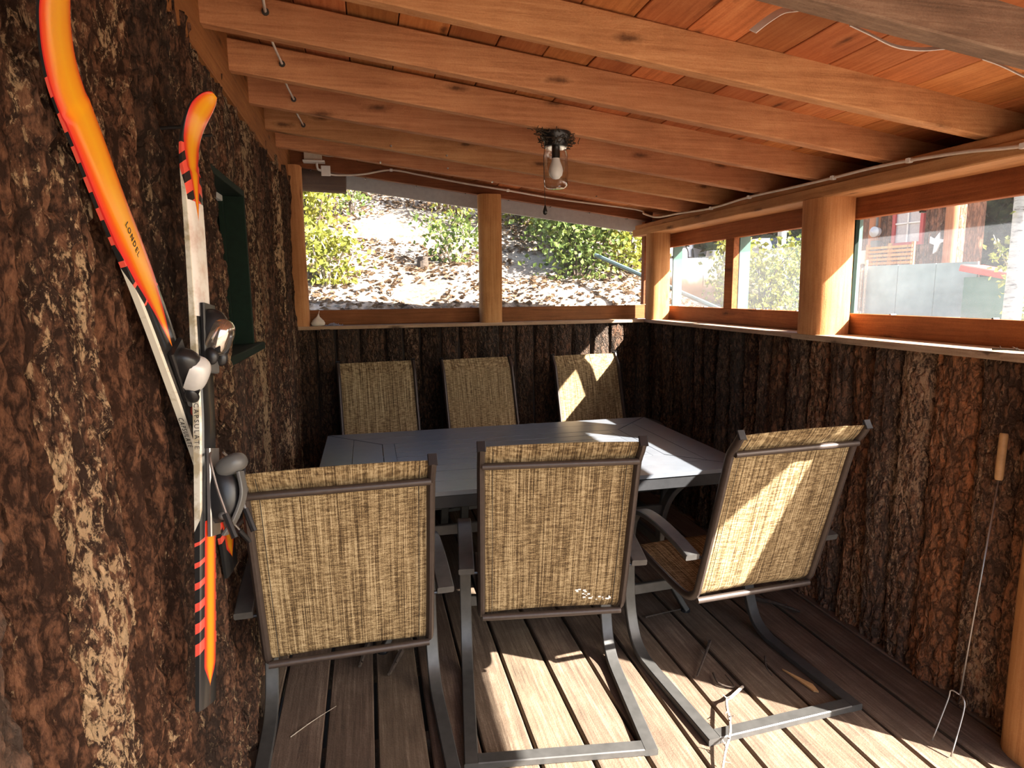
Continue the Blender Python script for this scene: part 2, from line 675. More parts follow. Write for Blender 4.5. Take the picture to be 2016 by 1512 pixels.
def make_vinyl(name, haze, tint=(1, 1, 1)):
    """clear dusty vinyl / glass: mostly clear, some scatter from dust, a little gloss"""
    t = NT(name)
    co = t.obj()
    n = t.noise(co, 3.5, 6, 0.65)
    s = t.noise(t.mapping(co, (3, 3, 14)), 2.0, 4, 0.6)
    spk = t.maprange(t.vor(co, 55), 0.0, 0.10, 1.0, 0.0)
    fac = t.math('MULTIPLY', t.math('ADD', t.math('MULTIPLY', n, 1.2), t.math('MULTIPLY', s, 0.5)), haze)
    fac = t.math('ADD', fac, t.math('MULTIPLY', spk, haze * 0.5), clamp=True)
    tp = t.new('ShaderNodeBsdfTransparent')
    tp.inputs[0].default_value = tuple(tint) + (1,)
    tl = t.new('ShaderNodeBsdfTranslucent')
    tl.inputs[0].default_value = (0.82, 0.86, 0.92, 1)
    df = t.new('ShaderNodeBsdfDiffuse')
    df.inputs[0].default_value = (0.80, 0.84, 0.92, 1)
    m0 = t.new('ShaderNodeMixShader')
    m0.inputs[0].default_value = 0.5
    t.l.new(tl.outputs[0], m0.inputs[1])
    t.l.new(df.outputs[0], m0.inputs[2])
    m1 = t.new('ShaderNodeMixShader')
    t.set(m1.inputs[0], fac)
    t.l.new(tp.outputs[0], m1.inputs[1])
    t.l.new(m0.outputs[0], m1.inputs[2])
    gl = t.new('ShaderNodeBsdfGlossy')
    gl.inputs['Roughness'].default_value = 0.08
    lw = t.new('ShaderNodeLayerWeight')
    fr = t.math('MULTIPLY', t.math('POWER', lw.outputs['Facing'], 4.0), 0.25)
    m2 = t.new('ShaderNodeMixShader')
    t.set(m2.inputs[0], fr)
    t.l.new(m1.outputs[0], m2.inputs[1])
    t.l.new(gl.outputs[0], m2.inputs[2])
    t.l.new(m2.outputs[0], t.out.inputs[0])
    return t.m


mat_vinyl_b = make_vinyl('dusty_vinyl_back', 0.025)
mat_vinyl_r = make_vinyl('dusty_vinyl_right', 0.05)
mat_clear = make_vinyl('clear_glass', 0.012)


def make_jar():
    t = NT('jar_glass')
    tp = t.new('ShaderNodeBsdfTransparent')
    tp.inputs[0].default_value = (0.93, 0.95, 0.95, 1)
    gl = t.new('ShaderNodeBsdfGlossy')
    gl.inputs['Roughness'].default_value = 0.04
    lw = t.new('ShaderNodeLayerWeight')
    lw.inputs[0].default_value = 0.32
    mx = t.new('ShaderNodeMixShader')
    t.l.new(lw.outputs['Facing'], mx.inputs[0])
    t.l.new(tp.outputs[0], mx.inputs[1])
    t.l.new(gl.outputs[0], mx.inputs[2])
    t.l.new(mx.outputs[0], t.out.inputs[0])
    return t.m


mat_jar = make_jar()


def make_leaf(name, a, b, c):
    t = NT(name)
    n = t.noise(t.obj(), 9, 3)
    col = t.ramp(n, [(0.3, a), (0.5, b), (0.7, c)])
    t.fin(col, 0.55, 0, 0.3)
    tr = t.new('ShaderNodeBsdfTranslucent')
    t.set(tr.inputs[0], col)
    mx = t.new('ShaderNodeMixShader')
    mx.inputs[0].default_value = 0.35
    t.l.new(t.b.outputs[0], mx.inputs[1])
    t.l.new(tr.outputs[0], mx.inputs[2])
    t.l.new(mx.outputs[0], t.out.inputs[0])
    return t.m


mat_leaf_y = make_leaf('leaf_yellow_green', (0.11, 0.14, 0.018), (0.23, 0.24, 0.035), (0.36, 0.31, 0.05))
mat_leaf_g = make_leaf('leaf_green', (0.05, 0.085, 0.018), (0.11, 0.16, 0.035), (0.22, 0.25, 0.06))
mat_leaf_d = make_leaf('leaf_dark', (0.012, 0.03, 0.012), (0.03, 0.055, 0.022), (0.07, 0.10, 0.04))
mat_leaf_b = make_leaf('leaf_dry', (0.07, 0.04, 0.022), (0.15, 0.092, 0.052), (0.27, 0.185, 0.11))

# ================================================================== STRUCTURE
# ---- deck floor
floor = struct(empty('floor'), 'weathered brown deck of long wooden boards with dark gaps', 'floor')
GAP0, PITCHX = -0.031, 0.1712
deck_me = None
for k in range(-4, 15):
    x0 = GAP0 + PITCHX * k
    if deck_me is None:
        deck_me = MB().box((0, 0, 0), (PITCHX - 0.0125, 5.55, 0.035), ch=0.004).mesh('deck_board')
        deck_me.materials.append(mat_deck)
    o = bpy.data.objects.new('deck_board', deck_me)
    COL.objects.link(o)
    o.parent = floor
    o.location = (x0 + PITCHX / 2 + random.uniform(-0.0015, 0.0015), 1.75, -0.0175 - random.uniform(0, 0.002))
    o.rotation_euler = (0, random.uniform(-0.004, 0.004), random.uniform(-0.0004, 0.0004))
jm = MB().box((0, 0, 0), (3.2, 0.04, 0.14)).mesh('joist')
jm.materials.append(mat_deck)
for k in range(10):
    o = bpy.data.objects.new('joist', jm)
    COL.objects.link(o)
    o.parent = floor
    o.location = (0.85, -0.9 + k * 0.58, -0.107)


underlay = struct(MB().box((0.85, 1.75, -0.30), (3.4, 5.6, 0.02)).build('ground_underlay', mat_darkwall), 'dark soil added so the deck gaps look shaded', 'ground')  # dark sheet added below the deck to put shade into its gaps
MB().box((0.85, -1.04, -0.16), (3.3, 0.03, 0.28)).build('shade_skirt', mat_deck, floor)  # unseen skirts added to keep light from under the deck
MB().box((2.54, 1.75, -0.16), (0.03, 5.55, 0.28)).build('shade_skirt', mat_deck, floor)

# ---- bark slabs
def slab(parent, p0, adir, odir, width, z0, z1, res, bulge, amp, seed, mat, lean=0.0, ch=None):
    """one bark-covered slab: base corner p0 (x,y), adir = direction across, odir = outwards"""
    nx = max(8, int(width / res))
    nz = max(10, int((z1 - z0) / (res * 1.8)))
    u = np.linspace(0, 1, nx)[None, :].repeat(nz, 0)
    z = np.linspace(z0, z1, nz)[:, None].repeat(nx, 1)
    e0 = (fbm(z * 3.1, z * 0 + seed, seed) - 0.5) * 0.030
    e1 = (fbm(z * 2.7, z * 0 + seed + 3, seed + 5) - 0.5) * 0.030
    s = u * width + e0 * (1 - u) + e1 * u
    S = s + seed * 3.17
    wob = (fbm(z * 4, S * 6, seed + 9) - 0.5) * 0.05
    b = 1 - np.abs(2 * u - 1) ** 2.6
    prof = bulge * np.sqrt(np.clip(b, 0, 1))
    rdg = 1 - np.abs(2 * fbm((S + wob) * 34, z * 3.6, seed, 3) - 1)
    rdg = np.clip((rdg - 0.45) / 0.5, 0, 1)
    rd2 = np.clip((1 - np.abs(2 * fbm((S + wob) * 62, z * 11, seed + 13, 3) - 1) - 0.5) / 0.45, 0, 1)
    med = fbm((S + wob * .5) * 13, z * 2.0, seed + 31, 3) - 0.5
    fin = fbm(S * 95, z * 26, seed + 77, 3) - 0.5
    pl = np.abs(fbm((S + wob) * 26, z * 9.0, seed + 55, 2) - 0.5) * 2
    pl = np.clip(pl / 0.22, 0, 1)
    d = prof + amp * (0.9 * rdg + 0.55 * rd2 + 1.6 * med + 0.7 * fin + 0.6 * pl) * np.clip(b * 3, 0, 1) - amp * 0.5
    low = (fbm(z * 1.3, S * 1.5, seed + 101, 2) - 0.5) * bulge * 0.9
    d = np.clip(d + low, 0.002, None)
    d[:, 0] = 0
    d[:, -1] = 0
    d[0, :] *= 0.9
    P = np.zeros((nz, nx, 3))
    P[..., 0] = p0[0] + adir[0] * s + odir[0] * (d + lean * (z - z0))
    P[..., 1] = p0[1] + adir[1] * s + odir[1] * (d + lean * (z - z0))
    P[..., 2] = z
    flip = (adir[0] * odir[1] - adir[1] * odir[0]) > 0
    if flip:
        P = P[:, ::-1]
    me = grid_mesh('bark_slab', P, True)
    o = link_mesh('bark_slab', me, mat, parent, True)
    rc = random.Random(seed)
    o.color = ch or (rc.uniform(0.7, 1.05), rc.uniform(0, 0.5), rc.choice((0.0, 0.1, 0.3, 0.6)), rc.uniform(0.1, 0.7))
    me.set_sharp_from_angle(angle=math.radians(70))
    return o


wall_left = struct(empty('wall_left'), 'cabin wall clad in thick rough red-brown bark slabs', 'wall')
XL = -0.505
WY0, WY1, WZ0, WZ1 = 2.13, 2.725, 1.275, 1.905
ys = [0.30, 0.50, 0.72, 0.88, 1.02, 1.22, 1.36, 1.50, 1.62, 1.75, 1.88, 2.0, WY0 - 0.005]
LCH = [(1.15, 0.6, 0.1, 0.3)] * 3 + [(0.95, 0.0, 0.5, 0.1), (1.1, 0.1, 0.1, 0.62), (1.05, 0.0, 0.6, 0.3), (0.95, 0.0, 0.35, 0.2), (0.60, 0.2, 0.1, 0.2), (0.62, 0.3, 0.1, 0.25), (0.85, 0.2, 0.3, 0.4), (0.9, 0.1, 0.3, 0.4), (0.8, 0.2, 0.2, 0.4)]
ys2 = [WY1, 2.79, 2.95, 3.10, 3.28, 3.42, 3.60, 3.74, 3.90, 4.06, 4.22, 4.34]
rr = random.Random(3)
for i, (a, b) in enumerate(list(zip(ys[:-1], ys[1:])) + list(zip(ys2[:-1], ys2[1:]))):
    wdt = b - a
    far = a > 2.6
    slab(wall_left, (XL, a + 0.001), (0, 1), (1, 0), wdt - 0.002, -0.03, 2.235, 0.009 if far else 0.0048,
         rr.uniform(0.035, 0.055) * (0.8 if wdt < 0.1 else 1), 0.014 if far else 0.020, rr.randint(1, 900), mat_bark_l, 0.0, LCH[i] if i < len(LCH) else None)
for a, b in ((WY0 - 0.01, 2.28), (2.27, 2.44), (2.43, 2.59), (2.58, WY1 + 0.01)):
    slab(wall_left, (XL, a), (0, 1), (1, 0), b - a, -0.03, WZ0 - 0.012, 0.007, rr.uniform(0.035, 0.055), 0.015, rr.randint(1, 900), mat_bark_l)
    slab(wall_left, (XL, a), (0, 1), (1, 0), b - a, WZ1 + 0.005, 2.235, 0.007, rr.uniform(0.035, 0.05), 0.014, rr.randint(1, 900), mat_bark_l)
m = MB()
m.box((XL - 0.05, (WY0 - 1.2) / 2, 1.15), (0.09, WY0 + 1.2, 2.5))
m.box((XL - 0.05, (WY1 + 4.5) / 2, 1.15), (0.09, 4.5 - WY1, 2.5))
m.box((XL - 0.05, (WY0 + WY1) / 2, (WZ0 - 0.1) / 2), (0.09, WY1 - WY0, WZ0 + 0.1))
m.box((XL - 0.05, (WY0 + WY1) / 2, (WZ1 + 2.4) / 2), (0.09, WY1 - WY0, 2.4 - WZ1))
m.build('sheathing', mat_darkwall, wall_left)
MB().box((XL + 0.033, 2.05, 2.325), (0.060, 5.0, 0.26), ch=0.003).build('ledger_board', mat_board_y, wall_left)

# ---- left green window
win1 = struct(empty('window_1', (XL, 2.43, WZ0)), 'small dark window with peeling green frame in the bark wall', 'window')


def lbox(parent, org, name, c, d, mat, ch=0.0):
    return MB().box((c[0] - org[0], c[1] - org[1], c[2] - org[2]), d, ch=ch).build(name, mat, parent)


O1 = (XL, 2.43, WZ0)
lbox(win1, O1, 'jamb', (-0.515, WY1 - 0.012, 1.59), (0.125, 0.024, 0.63), mat_green, 0.002)
lbox(win1, O1, 'jamb', (-0.515, WY0 + 0.012, 1.59), (0.125, 0.024, 0.63), mat_green, 0.002)
lbox(win1, O1, 'head', (-0.515, 2.4275, WZ1 - 0.012), (0.125, 0.547, 0.024), mat_green, 0.002)
lbox(win1, O1, 'stop', (-0.535, WY1 - 0.034, 1.59), (0.02, 0.02, 0.58), mat_green, 0.002)
lbox(win1, O1, 'stop', (-0.535, 2.4275, WZ1 - 0.035), (0.02, 0.50, 0.022), mat_silver, 0.002)  # pale colour paints in the lit underside of the head
lbox(win1, O1, 'sash_stile', (-0.565, WY1 - 0.05, 1.59), (0.03, 0.05, 0.58), mat_green, 0.003)
lbox(win1, O1, 'sash_stile', (-0.565, WY0 + 0.05, 1.59), (0.03, 0.05, 0.58), mat_green, 0.003)
lbox(win1, O1, 'sash_rail', (-0.565, 2.4275, WZ1 - 0.06), (0.03, 0.44, 0.05), mat_silver, 0.003)  # pale as well, part of the painted-in lit strip
lbox(win1, O1, 'sash_rail', (-0.565, 2.4275, WZ0 + 0.06), (0.03, 0.44, 0.06), mat_green, 0.003)
lbox(win1, O1, 'pane', (-0.572, 2.4275, 1.59), (0.005, 0.44, 0.50), mat_clear)
lbox(win1, O1, 'window_sill', (-0.505, 2.45, WZ0 + 0.012), (0.16, 0.70, 0.030), mat_green, 0.004)
# dark panel painted in for the unlit room behind the pane
MB().box((XL - 0.115, 2.43, 1.6), (0.02, 0.8, 0.9)).build('dark_room_panel', mat_darkwall, wall_left)

# ---- ceiling: planks and rafters
SL = 0.125
ANG = math.atan(SL)
RR = Matrix.Rotation(ANG, 3, 'Y')
zraf = lambda x: 2.24 - SL * x
ceiling = struct(empty('ceiling'), 'sloping cedar roof of orange planks on rough rafters', 'ceiling')
XA, XB = -0.49, 2.40
LR = (XB - XA) / math.cos(ANG)
XM = (XA + XB) / 2
RH = 0.108


def rafter(yn, th, mat, h=RH, dz=0.0, name='rafter'):
    m = MB().box((0, 0, 0), (LR, th, h), RR, 0.004)
    o = m.build(name, mat, ceiling)
    o.location = (XM, yn + th / 2, zraf(XM) + h / 2 / math.cos(ANG) + dz)
    return o


for yn in (1.735, 2.125, 2.53, 2.93, 3.36, 3.73):
    rafter(yn, 0.046 + random.uniform(-0.003, 0.004), mat_rafter)
fr = rafter(1.268, 0.060, mat_weath, 0.125, 0.0)
fr['label'] = 'weathered grey-brown front rafter'
pl_me = MB().box((0, 0, 0), (0.1555, 5.4, 0.02), ch=0.002).mesh('roof_plank')
pl_me.materials.append(mat_plank)
k = 0
x = -0.02 - 0.1575 * 3
while x < 2.36:
    xc = x + 0.1575 / 2
    o = bpy.data.objects.new('roof_plank', pl_me)
    COL.objects.link(o)
    o.parent = ceiling
    o.rotation_euler = (0, math.atan(0.136), random.uniform(-0.0006, 0.0006))
    o.location = (xc, 2.05, 2.359 - 0.136 * xc + 0.010 + random.uniform(0, 0.002))
    x += 0.1575
MB().box((0.955, 2.05, 2.359 - 0.136 * 0.955 + 0.030), (3.0, 5.4, 0.015), Matrix.Rotation(math.atan(0.136), 3, 'Y')).build('roof_sheathing', mat_darkwall, ceiling)
# eave: fascia along the right side and soffit closing the overhang
MB().box((2.412, 2.05, zraf(2.41) + 0.07), (0.025, 5.4, 0.18)).build('eave_fascia', mat_board_y, ceiling)
MB().box((2.285, 2.05, zraf(2.285) - 0.010), (0.24, 5.4, 0.016), RR).build('soffit_board', mat_board_y, ceiling)
g = MB().box((0, 0, 0), (3.35, 0.022, 0.24), RR)
go = g.build('gable_fascia', mat_fascia, ceiling)
go.location = (1.0, 4.73, 2.226 - 0.13 * 1.0 + 0.12)
lg = MB().tube([(-0.62, 4.63, 2.29), (-0.10, 4.63, 2.27)], 0.085, 12)
lg.build('eave_log', wood('dark_log', ((0.06, 0.03, 0.02), (0.13, 0.07, 0.045), (0.22, 0.13, 0.08)), 0), ceiling, auto=40)

# ---- back wall
wall_back = struct(empty('wall_back'), 'low back wall of dark vertical bark slabs below two windows', 'wall')
YB = 4.318
xs = [-0.50]
rr = random.Random(11)
while xs[-1] < 2.04:
    xs.append(xs[-1] + rr.choice((0.115, 0.135, 0.15, 0.165, 0.12)))
for a, b in zip(xs[:-1], xs[1:]):
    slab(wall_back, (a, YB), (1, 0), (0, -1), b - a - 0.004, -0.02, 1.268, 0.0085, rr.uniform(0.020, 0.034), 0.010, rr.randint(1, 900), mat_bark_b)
MB().box((0.8, YB + 0.07, 0.612), (2.58, 0.135, 1.30)).build('sheathing', mat_darkwall, wall_back)
MB().box((0.745, 4.365, 1.2765), (2.48, 0.20, 0.023), ch=0.003).build('sill_board', mat_sill_x, wall_back)
MB().box((0.19, 4.435, 1.339), (1.34, 0.04, 0.101), ch=0.003).build('bottom_rail', mat_board_x, wall_back)
MB().box((1.475, 4.435, 1.339), (1.20, 0.04, 0.101), ch=0.003).build('bottom_rail', mat_board_x, wall_back)


def logpost(parent, c, r, z0, z1, seed, sq=0.25, n=20):
    """peeled log post with a slightly squared, wobbly section"""
    m = MB()
    zs = np.linspace(z0, z1, 14)
    vs = []
    rg = random.Random(seed)
    ph = rg.uniform(0, 6)
    for z in zs:
        for k in range(n):
            a = 2 * PI * k / n
            q = r * (1 + 0.03 * math.sin(3 * a + ph + z * 2) + 0.02 * math.sin(z * 5 + ph + a))
            ca, sa = math.cos(a), math.sin(a)
            e = (abs(ca) ** (2 + sq * 8) + abs(sa) ** (2 + sq * 8)) ** (-1 / (2 + sq * 8))
            q *= e
            vs.append((c[0] + q * ca, c[1] + q * sa, z))
    fs = []
    for i in range(len(zs) - 1):
        for k in range(n):
            k2 = (k + 1) % n
            fs.append((i * n + k, i * n + k2, (i + 1) * n + k2, (i + 1) * n + k))
    fs.append(tuple(range(n))[::-1])
    fs.append(tuple((len(zs) - 1) * n + k for k in range(n)))
    m.add(vs, fs)
    return m.build('post', mat_post, parent, auto=45)


logpost(wall_back, (-0.438, 4.338), 0.070, 1.288, 2.305, 1)
logpost(wall_back, (0.852, 4.340), 0.077, 1.288, 2.155, 2)
hdr = MB().box((0, 0, 0), (2.70, 0.045, 0.10), RR, 0.003).build('header_board', mat_board_x, wall_back)
hdr.location = (0.77, 4.435, 2.270 - 0.125 * 0.77 + 0.050)
MB().box((2.085, 4.44, 1.70), (0.07, 0.05, 0.61)).build('end_jamb', mat_board_x, wall_back)

hb = lambda xx: 2.268 - 0.125 * xx


def sloped_pane(name, xa, xb, label):
    wo = struct(empty(name, ((xa + xb) / 2, 4.460, 1.385)), label, 'window')
    ox, oy, oz = wo.location
    out = [(xa - ox, 0, 0), (xb - ox, 0, 0), (xb - ox, 0, hb(xb) - oz + 0.03), (xa - ox, 0, hb(xa) - oz + 0.03)]
    MB().poly(out, (0, 1, 0), 0.003).build('pane', mat_vinyl_b, wo)
    # little fixing nails along the edge
    for f in (0.12, 0.38, 0.63, 0.88):
        xx = xa + (xb - xa) * f
        MB().tube([(xx - ox, -0.035, hb(xx) - oz - 0.004), (xx - ox, -0.005, hb(xx) - oz - 0.004)], 0.004, 6).build('nail', mat_iron, wo)
        MB().tube([(xx - ox, -0.03, 0.006), (xx - ox, -0.005, 0.006)], 0.004, 6).build('nail', mat_iron, wo)
    return wo


sloped_pane('window_2', -0.48, 0.865, 'wide clear window over the back wall left of the middle post')
sloped_pane('window_3', 0.87, 2.055, 'clear window over the back wall right of the middle post')

# ---- right wall
wall_right = struct(empty('wall_right'), 'right wall of grey and rust bark slabs under a pale sill', 'wall')
XR = 2.088
rr = random.Random(21)
yl = [1.42, 1.56, 1.71, 1.90, 2.03, 2.17, 2.30, 2.45, 2.58, 2.72, 2.84, 2.98, 3.10, 3.25, 3.38, 3.52, 3.65, 3.80, 3.94, 4.08, 4.21, 4.32]
RCH = [tuple([v[0] * 1.4]) + v[1:] for v in [(1.0, 0.1, 0.5, 0.4), (0.85, 0.3, 0.2, 0.6), (1.2, 0.0, 1.0, 0.15), (0.9, 0.35, 0.15, 0.6), (0.8, 0.5, 0.1, 0.5), (1.05, 0.1, 0.7, 0.6), (0.85, 0.5, 0.2, 0.5), (0.95, 0.2, 0.5, 0.5),
       (0.6, 0.5, 0.1, 0.3), (0.6, 0.2, 0.6, 0.2), (0.55, 0.5, 0.1, 0.4)]]
for i, (a, b) in enumerate(zip(yl[:-1], yl[1:])):
    res = 0.0065 if a < 2.7 else 0.009
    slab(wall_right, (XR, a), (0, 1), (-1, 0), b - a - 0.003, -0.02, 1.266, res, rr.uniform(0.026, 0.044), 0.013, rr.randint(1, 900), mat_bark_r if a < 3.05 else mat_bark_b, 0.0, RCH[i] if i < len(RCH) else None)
MB().box((XR + 0.056, 2.90, 0.612), (0.11, 2.95, 1.30)).build('sheathing', mat_darkwall, wall_right)
MB().box((2.10, 3.50, 1.2765), (0.205, 1.75, 0.023), ch=0.003).build('sill_board', mat_sill, wall_right)
MB().box((2.097, 2.015, 1.2755), (0.215, 1.21, 0.027), ch=0.003).build('sill_board', mat_sill, wall_right)
MB().box((2.19, 3.49, 1.336), (0.04, 1.74, 0.095), ch=0.003).build('bottom_rail', mat_board_y, wall_right)
MB().box((2.19, 2.04, 1.336), (0.04, 1.14, 0.095), ch=0.003).build('bottom_rail', mat_board_y, wall_right)
MB().box((2.19, 3.49, 1.866), (0.04, 1.74, 0.120), ch=0.003).build('header_board', mat_board_y, wall_right)
MB().box((2.19, 2.04, 1.866), (0.04, 1.14, 0.120), ch=0.003).build('header_board', mat_board_y, wall_right)
MB().box((2.08, 2.2, 1.925), (0.18, 4.6, 0.050), ch=0.004).build('beam', mat_beam_y, wall_right)
MB().box((2.09, 2.2, 1.967), (0.16, 4.6, 0.032), ch=0.004).build('beam', mat_beam_y, wall_right)
MB().box((2.19, 3.472, 1.595), (0.04, 0.088, 0.424), ch=0.003).build('mullion', mat_board_y, wall_right)
MB().box((2.192, 2.575, 1.595), (0.036, 0.06, 0.424), ch=0.003).build('mullion', mat_board_y, wall_right)
logpost(wall_right, (2.078, 2.525), 0.093, 1.288, 1.90, 3)
logpost(wall_right, (2.068, 4.225), 0.074, 1.288, 1.90, 4)
npst = logpost(wall_right, (2.045, 1.375), 0.094, -0.002, 1.90, 5, 0.1)

for nm, ya, yb, lab in (('window_4', 3.515, 4.36, 'far small window in the right wall beside the corner post'),
                        ('window_5', 2.60, 3.43, 'narrow window in the right wall left of the thick log post'),
                        ('window_6', 1.47, 2.545, 'large hazy window in the right wall nearest the camera')):
    wo = struct(empty(nm, (2.214, (ya + yb) / 2, 1.384)), lab, 'window')
    L = yb - ya
    MB().box((0, 0, 0.211), (0.003, L, 0.422)).build('pane', mat_vinyl_r, wo)
    MB().box((0.040, L / 2 + 0.012 if nm != 'window_4' else L / 2 - 0.075, 0.212), (0.07, 0.018, 0.46)).build('exterior_trim', mat_teal, wo)
    if nm == 'window_6':
        MB().box((-0.018, L / 2 - 0.035, 0.211), (0.022, 0.07, 0.422), ch=0.002).build('inner_trim', mat_green, wo)
    for f in (0.2, 0.62):
        MB().tube([(-0.03, -L / 2 + L * f, 0.416), (-0.004, -L / 2 + L * f, 0.416)], 0.005, 6).build('clip', mat_iron, wo)
        MB().tube([(-0.03, -L / 2 + L * (f + 0.1), 0.0), (-0.004, -L / 2 + L * (f + 0.1), 0.0)], 0.005, 6).build('clip', mat_iron, wo)

# ================================================================== CHAIRS
def make_chair():
    t = empty('patio_chair')
    prof = [(-0.352, 1.050), (-0.333, 1.020), (-0.309, 0.990), (-0.292, 0.95), (-0.222, 0.70), (-0.158, 0.48), (-0.138, 0.428), (-0.100, 0.398),
            (-0.035, 0.389), (0.15, 0.404), (0.27, 0.418), (0.335, 0.412), (0.375, 0.385), (0.388, 0.35)]
    sp = spline([(0, a, b) for a, b in prof], 5)
    sec = [(0.0125 * math.cos(2 * PI * k / 10), 0.0155 * math.sin(2 * PI * k / 10)) for k in range(10)]
    for s in (-1, 1):
        pts = [Vector((s * 0.243, p.y, p.z)) for p in sp]
        r = MB().sweep(pts, sec, (1, 0, 0)).build('side_rail', mat_frame, t, auto=40)
        cp = MB().box((s * 0.243, -0.3535, 1.0525), (0.027, 0.008, 0.031), Matrix.Rotation(math.radians(-32), 3, 'X'), 0.002)
        cp.build('end_cap', mat_black, r)
    # sling: one woven sheet from the top roll to the front of the seat
    nx = 13
    xs_ = np.linspace(-0.232, 0.232, nx)
    dep = [-0.006 * (1 - (xx / 0.232) ** 2) for xx in xs_]
    sec = [(xs_[k], dep[k] - 0.001) for k in range(nx)] + [(xs_[k], dep[k] + 0.001) for k in range(nx - 1, -1, -1)]
    sl = MB().sweep([Vector((0, p.y, p.z)) for p in sp[0:-3]], sec, (1, 0, 0)).build('sling', mat_sling, t, auto=60)
    for s in (-1, 1):
        k0, k1 = 2, 34
        pts = [Vector((s * 0.208, p.y - 0.0065, p.z - 0.002)) for p in sp[k0:k1]]
        MB().tube(pts, 0.0011, 4).build('hem_seam', mat_print, sl)
    MB().tube([(-0.24, -0.322, 0.982), (0.24, -0.322, 0.982)], 0.0105, 10).build('top_bar', mat_frame, t, auto=40)
    MB().tube([(-0.24, -0.142, 0.400), (0.24, -0.142, 0.400)], 0.0115, 10).build('back_bar', mat_frame, t, auto=40)
    MB().tube([(-0.24, 0.350, 0.392), (0.24, 0.350, 0.392)], 0.0115, 10).build('front_bar', mat_frame, t, auto=40)
    for s in (-1, 1):
        arm = spline([(s * 0.292, a, b) for a, b in ((-0.185, 0.588), (-0.08, 0.612), (0.05, 0.630), (0.16, 0.628), (0.235, 0.600), (0.272, 0.555))], 4)
        ao = MB().bar(arm, 0.052, 0.022, (1, 0, 0), 0.003).build('armrest', mat_base, t, auto=40)
        MB().tube([(s * 0.225, -0.172, 0.578), (s * 0.300, -0.172, 0.578)], 0.006, 8).build('bolt', mat_black, ao)
        leg = spline([(s * 0.292, a, b) for a, b in ((0.268, 0.56), (0.283, 0.50), (0.288, 0.40), (0.282, 0.26), (0.262, 0.15), (0.215, 0.060), (0.145, 0.020), (0.06, 0.0125))], 4)
        leg += [Vector((s * 0.292, -0.12, 0.0125)), Vector((s * 0.292, -0.352, 0.0125))]
        MB().bar(leg, 0.046, 0.024, (1, 0, 0), 0.003).build('leg', mat_base, t, auto=40)
    MB().box((0, -0.330, 0.0125), (0.54, 0.046, 0.0245), ch=0.003).build('base_bar', mat_base, t)
    MB().box((0, 0.283, 0.245), (0.54, 0.022, 0.045), ch=0.003).build('stretcher', mat_base, t)
    return t


chair0 = make_chair()
CH = [(-0.095, 1.992, 1.4, 'tan woven patio chair nearest the skis, its back to the camera'),
      (0.597, 2.067, -7.6, 'tan woven patio chair in the middle of the near row, scuffed white low down'),
      (1.338, 2.040, 3.1, 'tan woven patio chair pulled out at the near right, sunlight slanting across its back'),
      (0.083, 3.815, 186.1, 'shaded tan patio chair behind the table at the left end of the far row'),
      (0.764, 3.838, 188.3, 'shaded tan patio chair in the middle behind the table'),
      (1.526, 3.828, 185.4, 'tan patio chair behind the table by the corner, patch of sun on its back')]
chairs = []
for i, (x, y, a, lab) in enumerate(CH):
    c = chair0 if i == 0 else copy_tree(chair0)
    c.location = (x, y, 0)
    c.rotation_euler = (0, 0, math.radians(a))
    tag(c, lab, 'chair', 'patio chairs around the table')
    chairs.append(c)
# white scuffs on the middle chair
m = MB()
rg = random.Random(5)
for k in range(26):
    f = rg.random()
    xx = 0.085 + 0.05 * f + rg.uniform(-0.012, 0.012) if k < 16 else rg.uniform(0.14, 0.20)
    zz = 0.50 - 0.045 * f + rg.uniform(-0.008, 0.008) if k < 16 else rg.uniform(0.45, 0.47)
    yy = -0.158 - (zz - 0.48) * 0.29 - 0.0065 * (1 - (xx / 0.232) ** 2) - 0.004
    q = rg.uniform(0.002, 0.005)
    m.box((xx, yy, zz), (q * 2, 0.0014, q))
sc = m.build('scuff', mat_white, chairs[1])
sc['label'] = 'white scuff marks'

# ================================================================== TABLE
tb = tag(empty('patio_table', (0.705, 2.946, 0)), 'long grey metal slatted patio table with mitred border', 'table')
TZ = 0.72
LX, LY, BW = 0.945, 0.572, 0.145


def ring(hx, hy, wd, g=0.003):
    ix, iy = hx - wd, hy - wd
    return [[(-hx + 2 * g, -hy), (hx - 2 * g, -hy), (ix - g, -iy - g), (-ix + g, -iy - g)],
            [(hx - 2 * g, hy), (-hx + 2 * g, hy), (-ix + g, iy + g), (ix - g, iy + g)],
            [(hx, -hy + 2 * g), (hx, hy - 2 * g), (ix + g, iy - g), (ix + g, -iy + g)],
            [(-hx, hy - 2 * g), (-hx, -hy + 2 * g), (-ix - g, -iy + g), (-ix - g, iy - g)]]


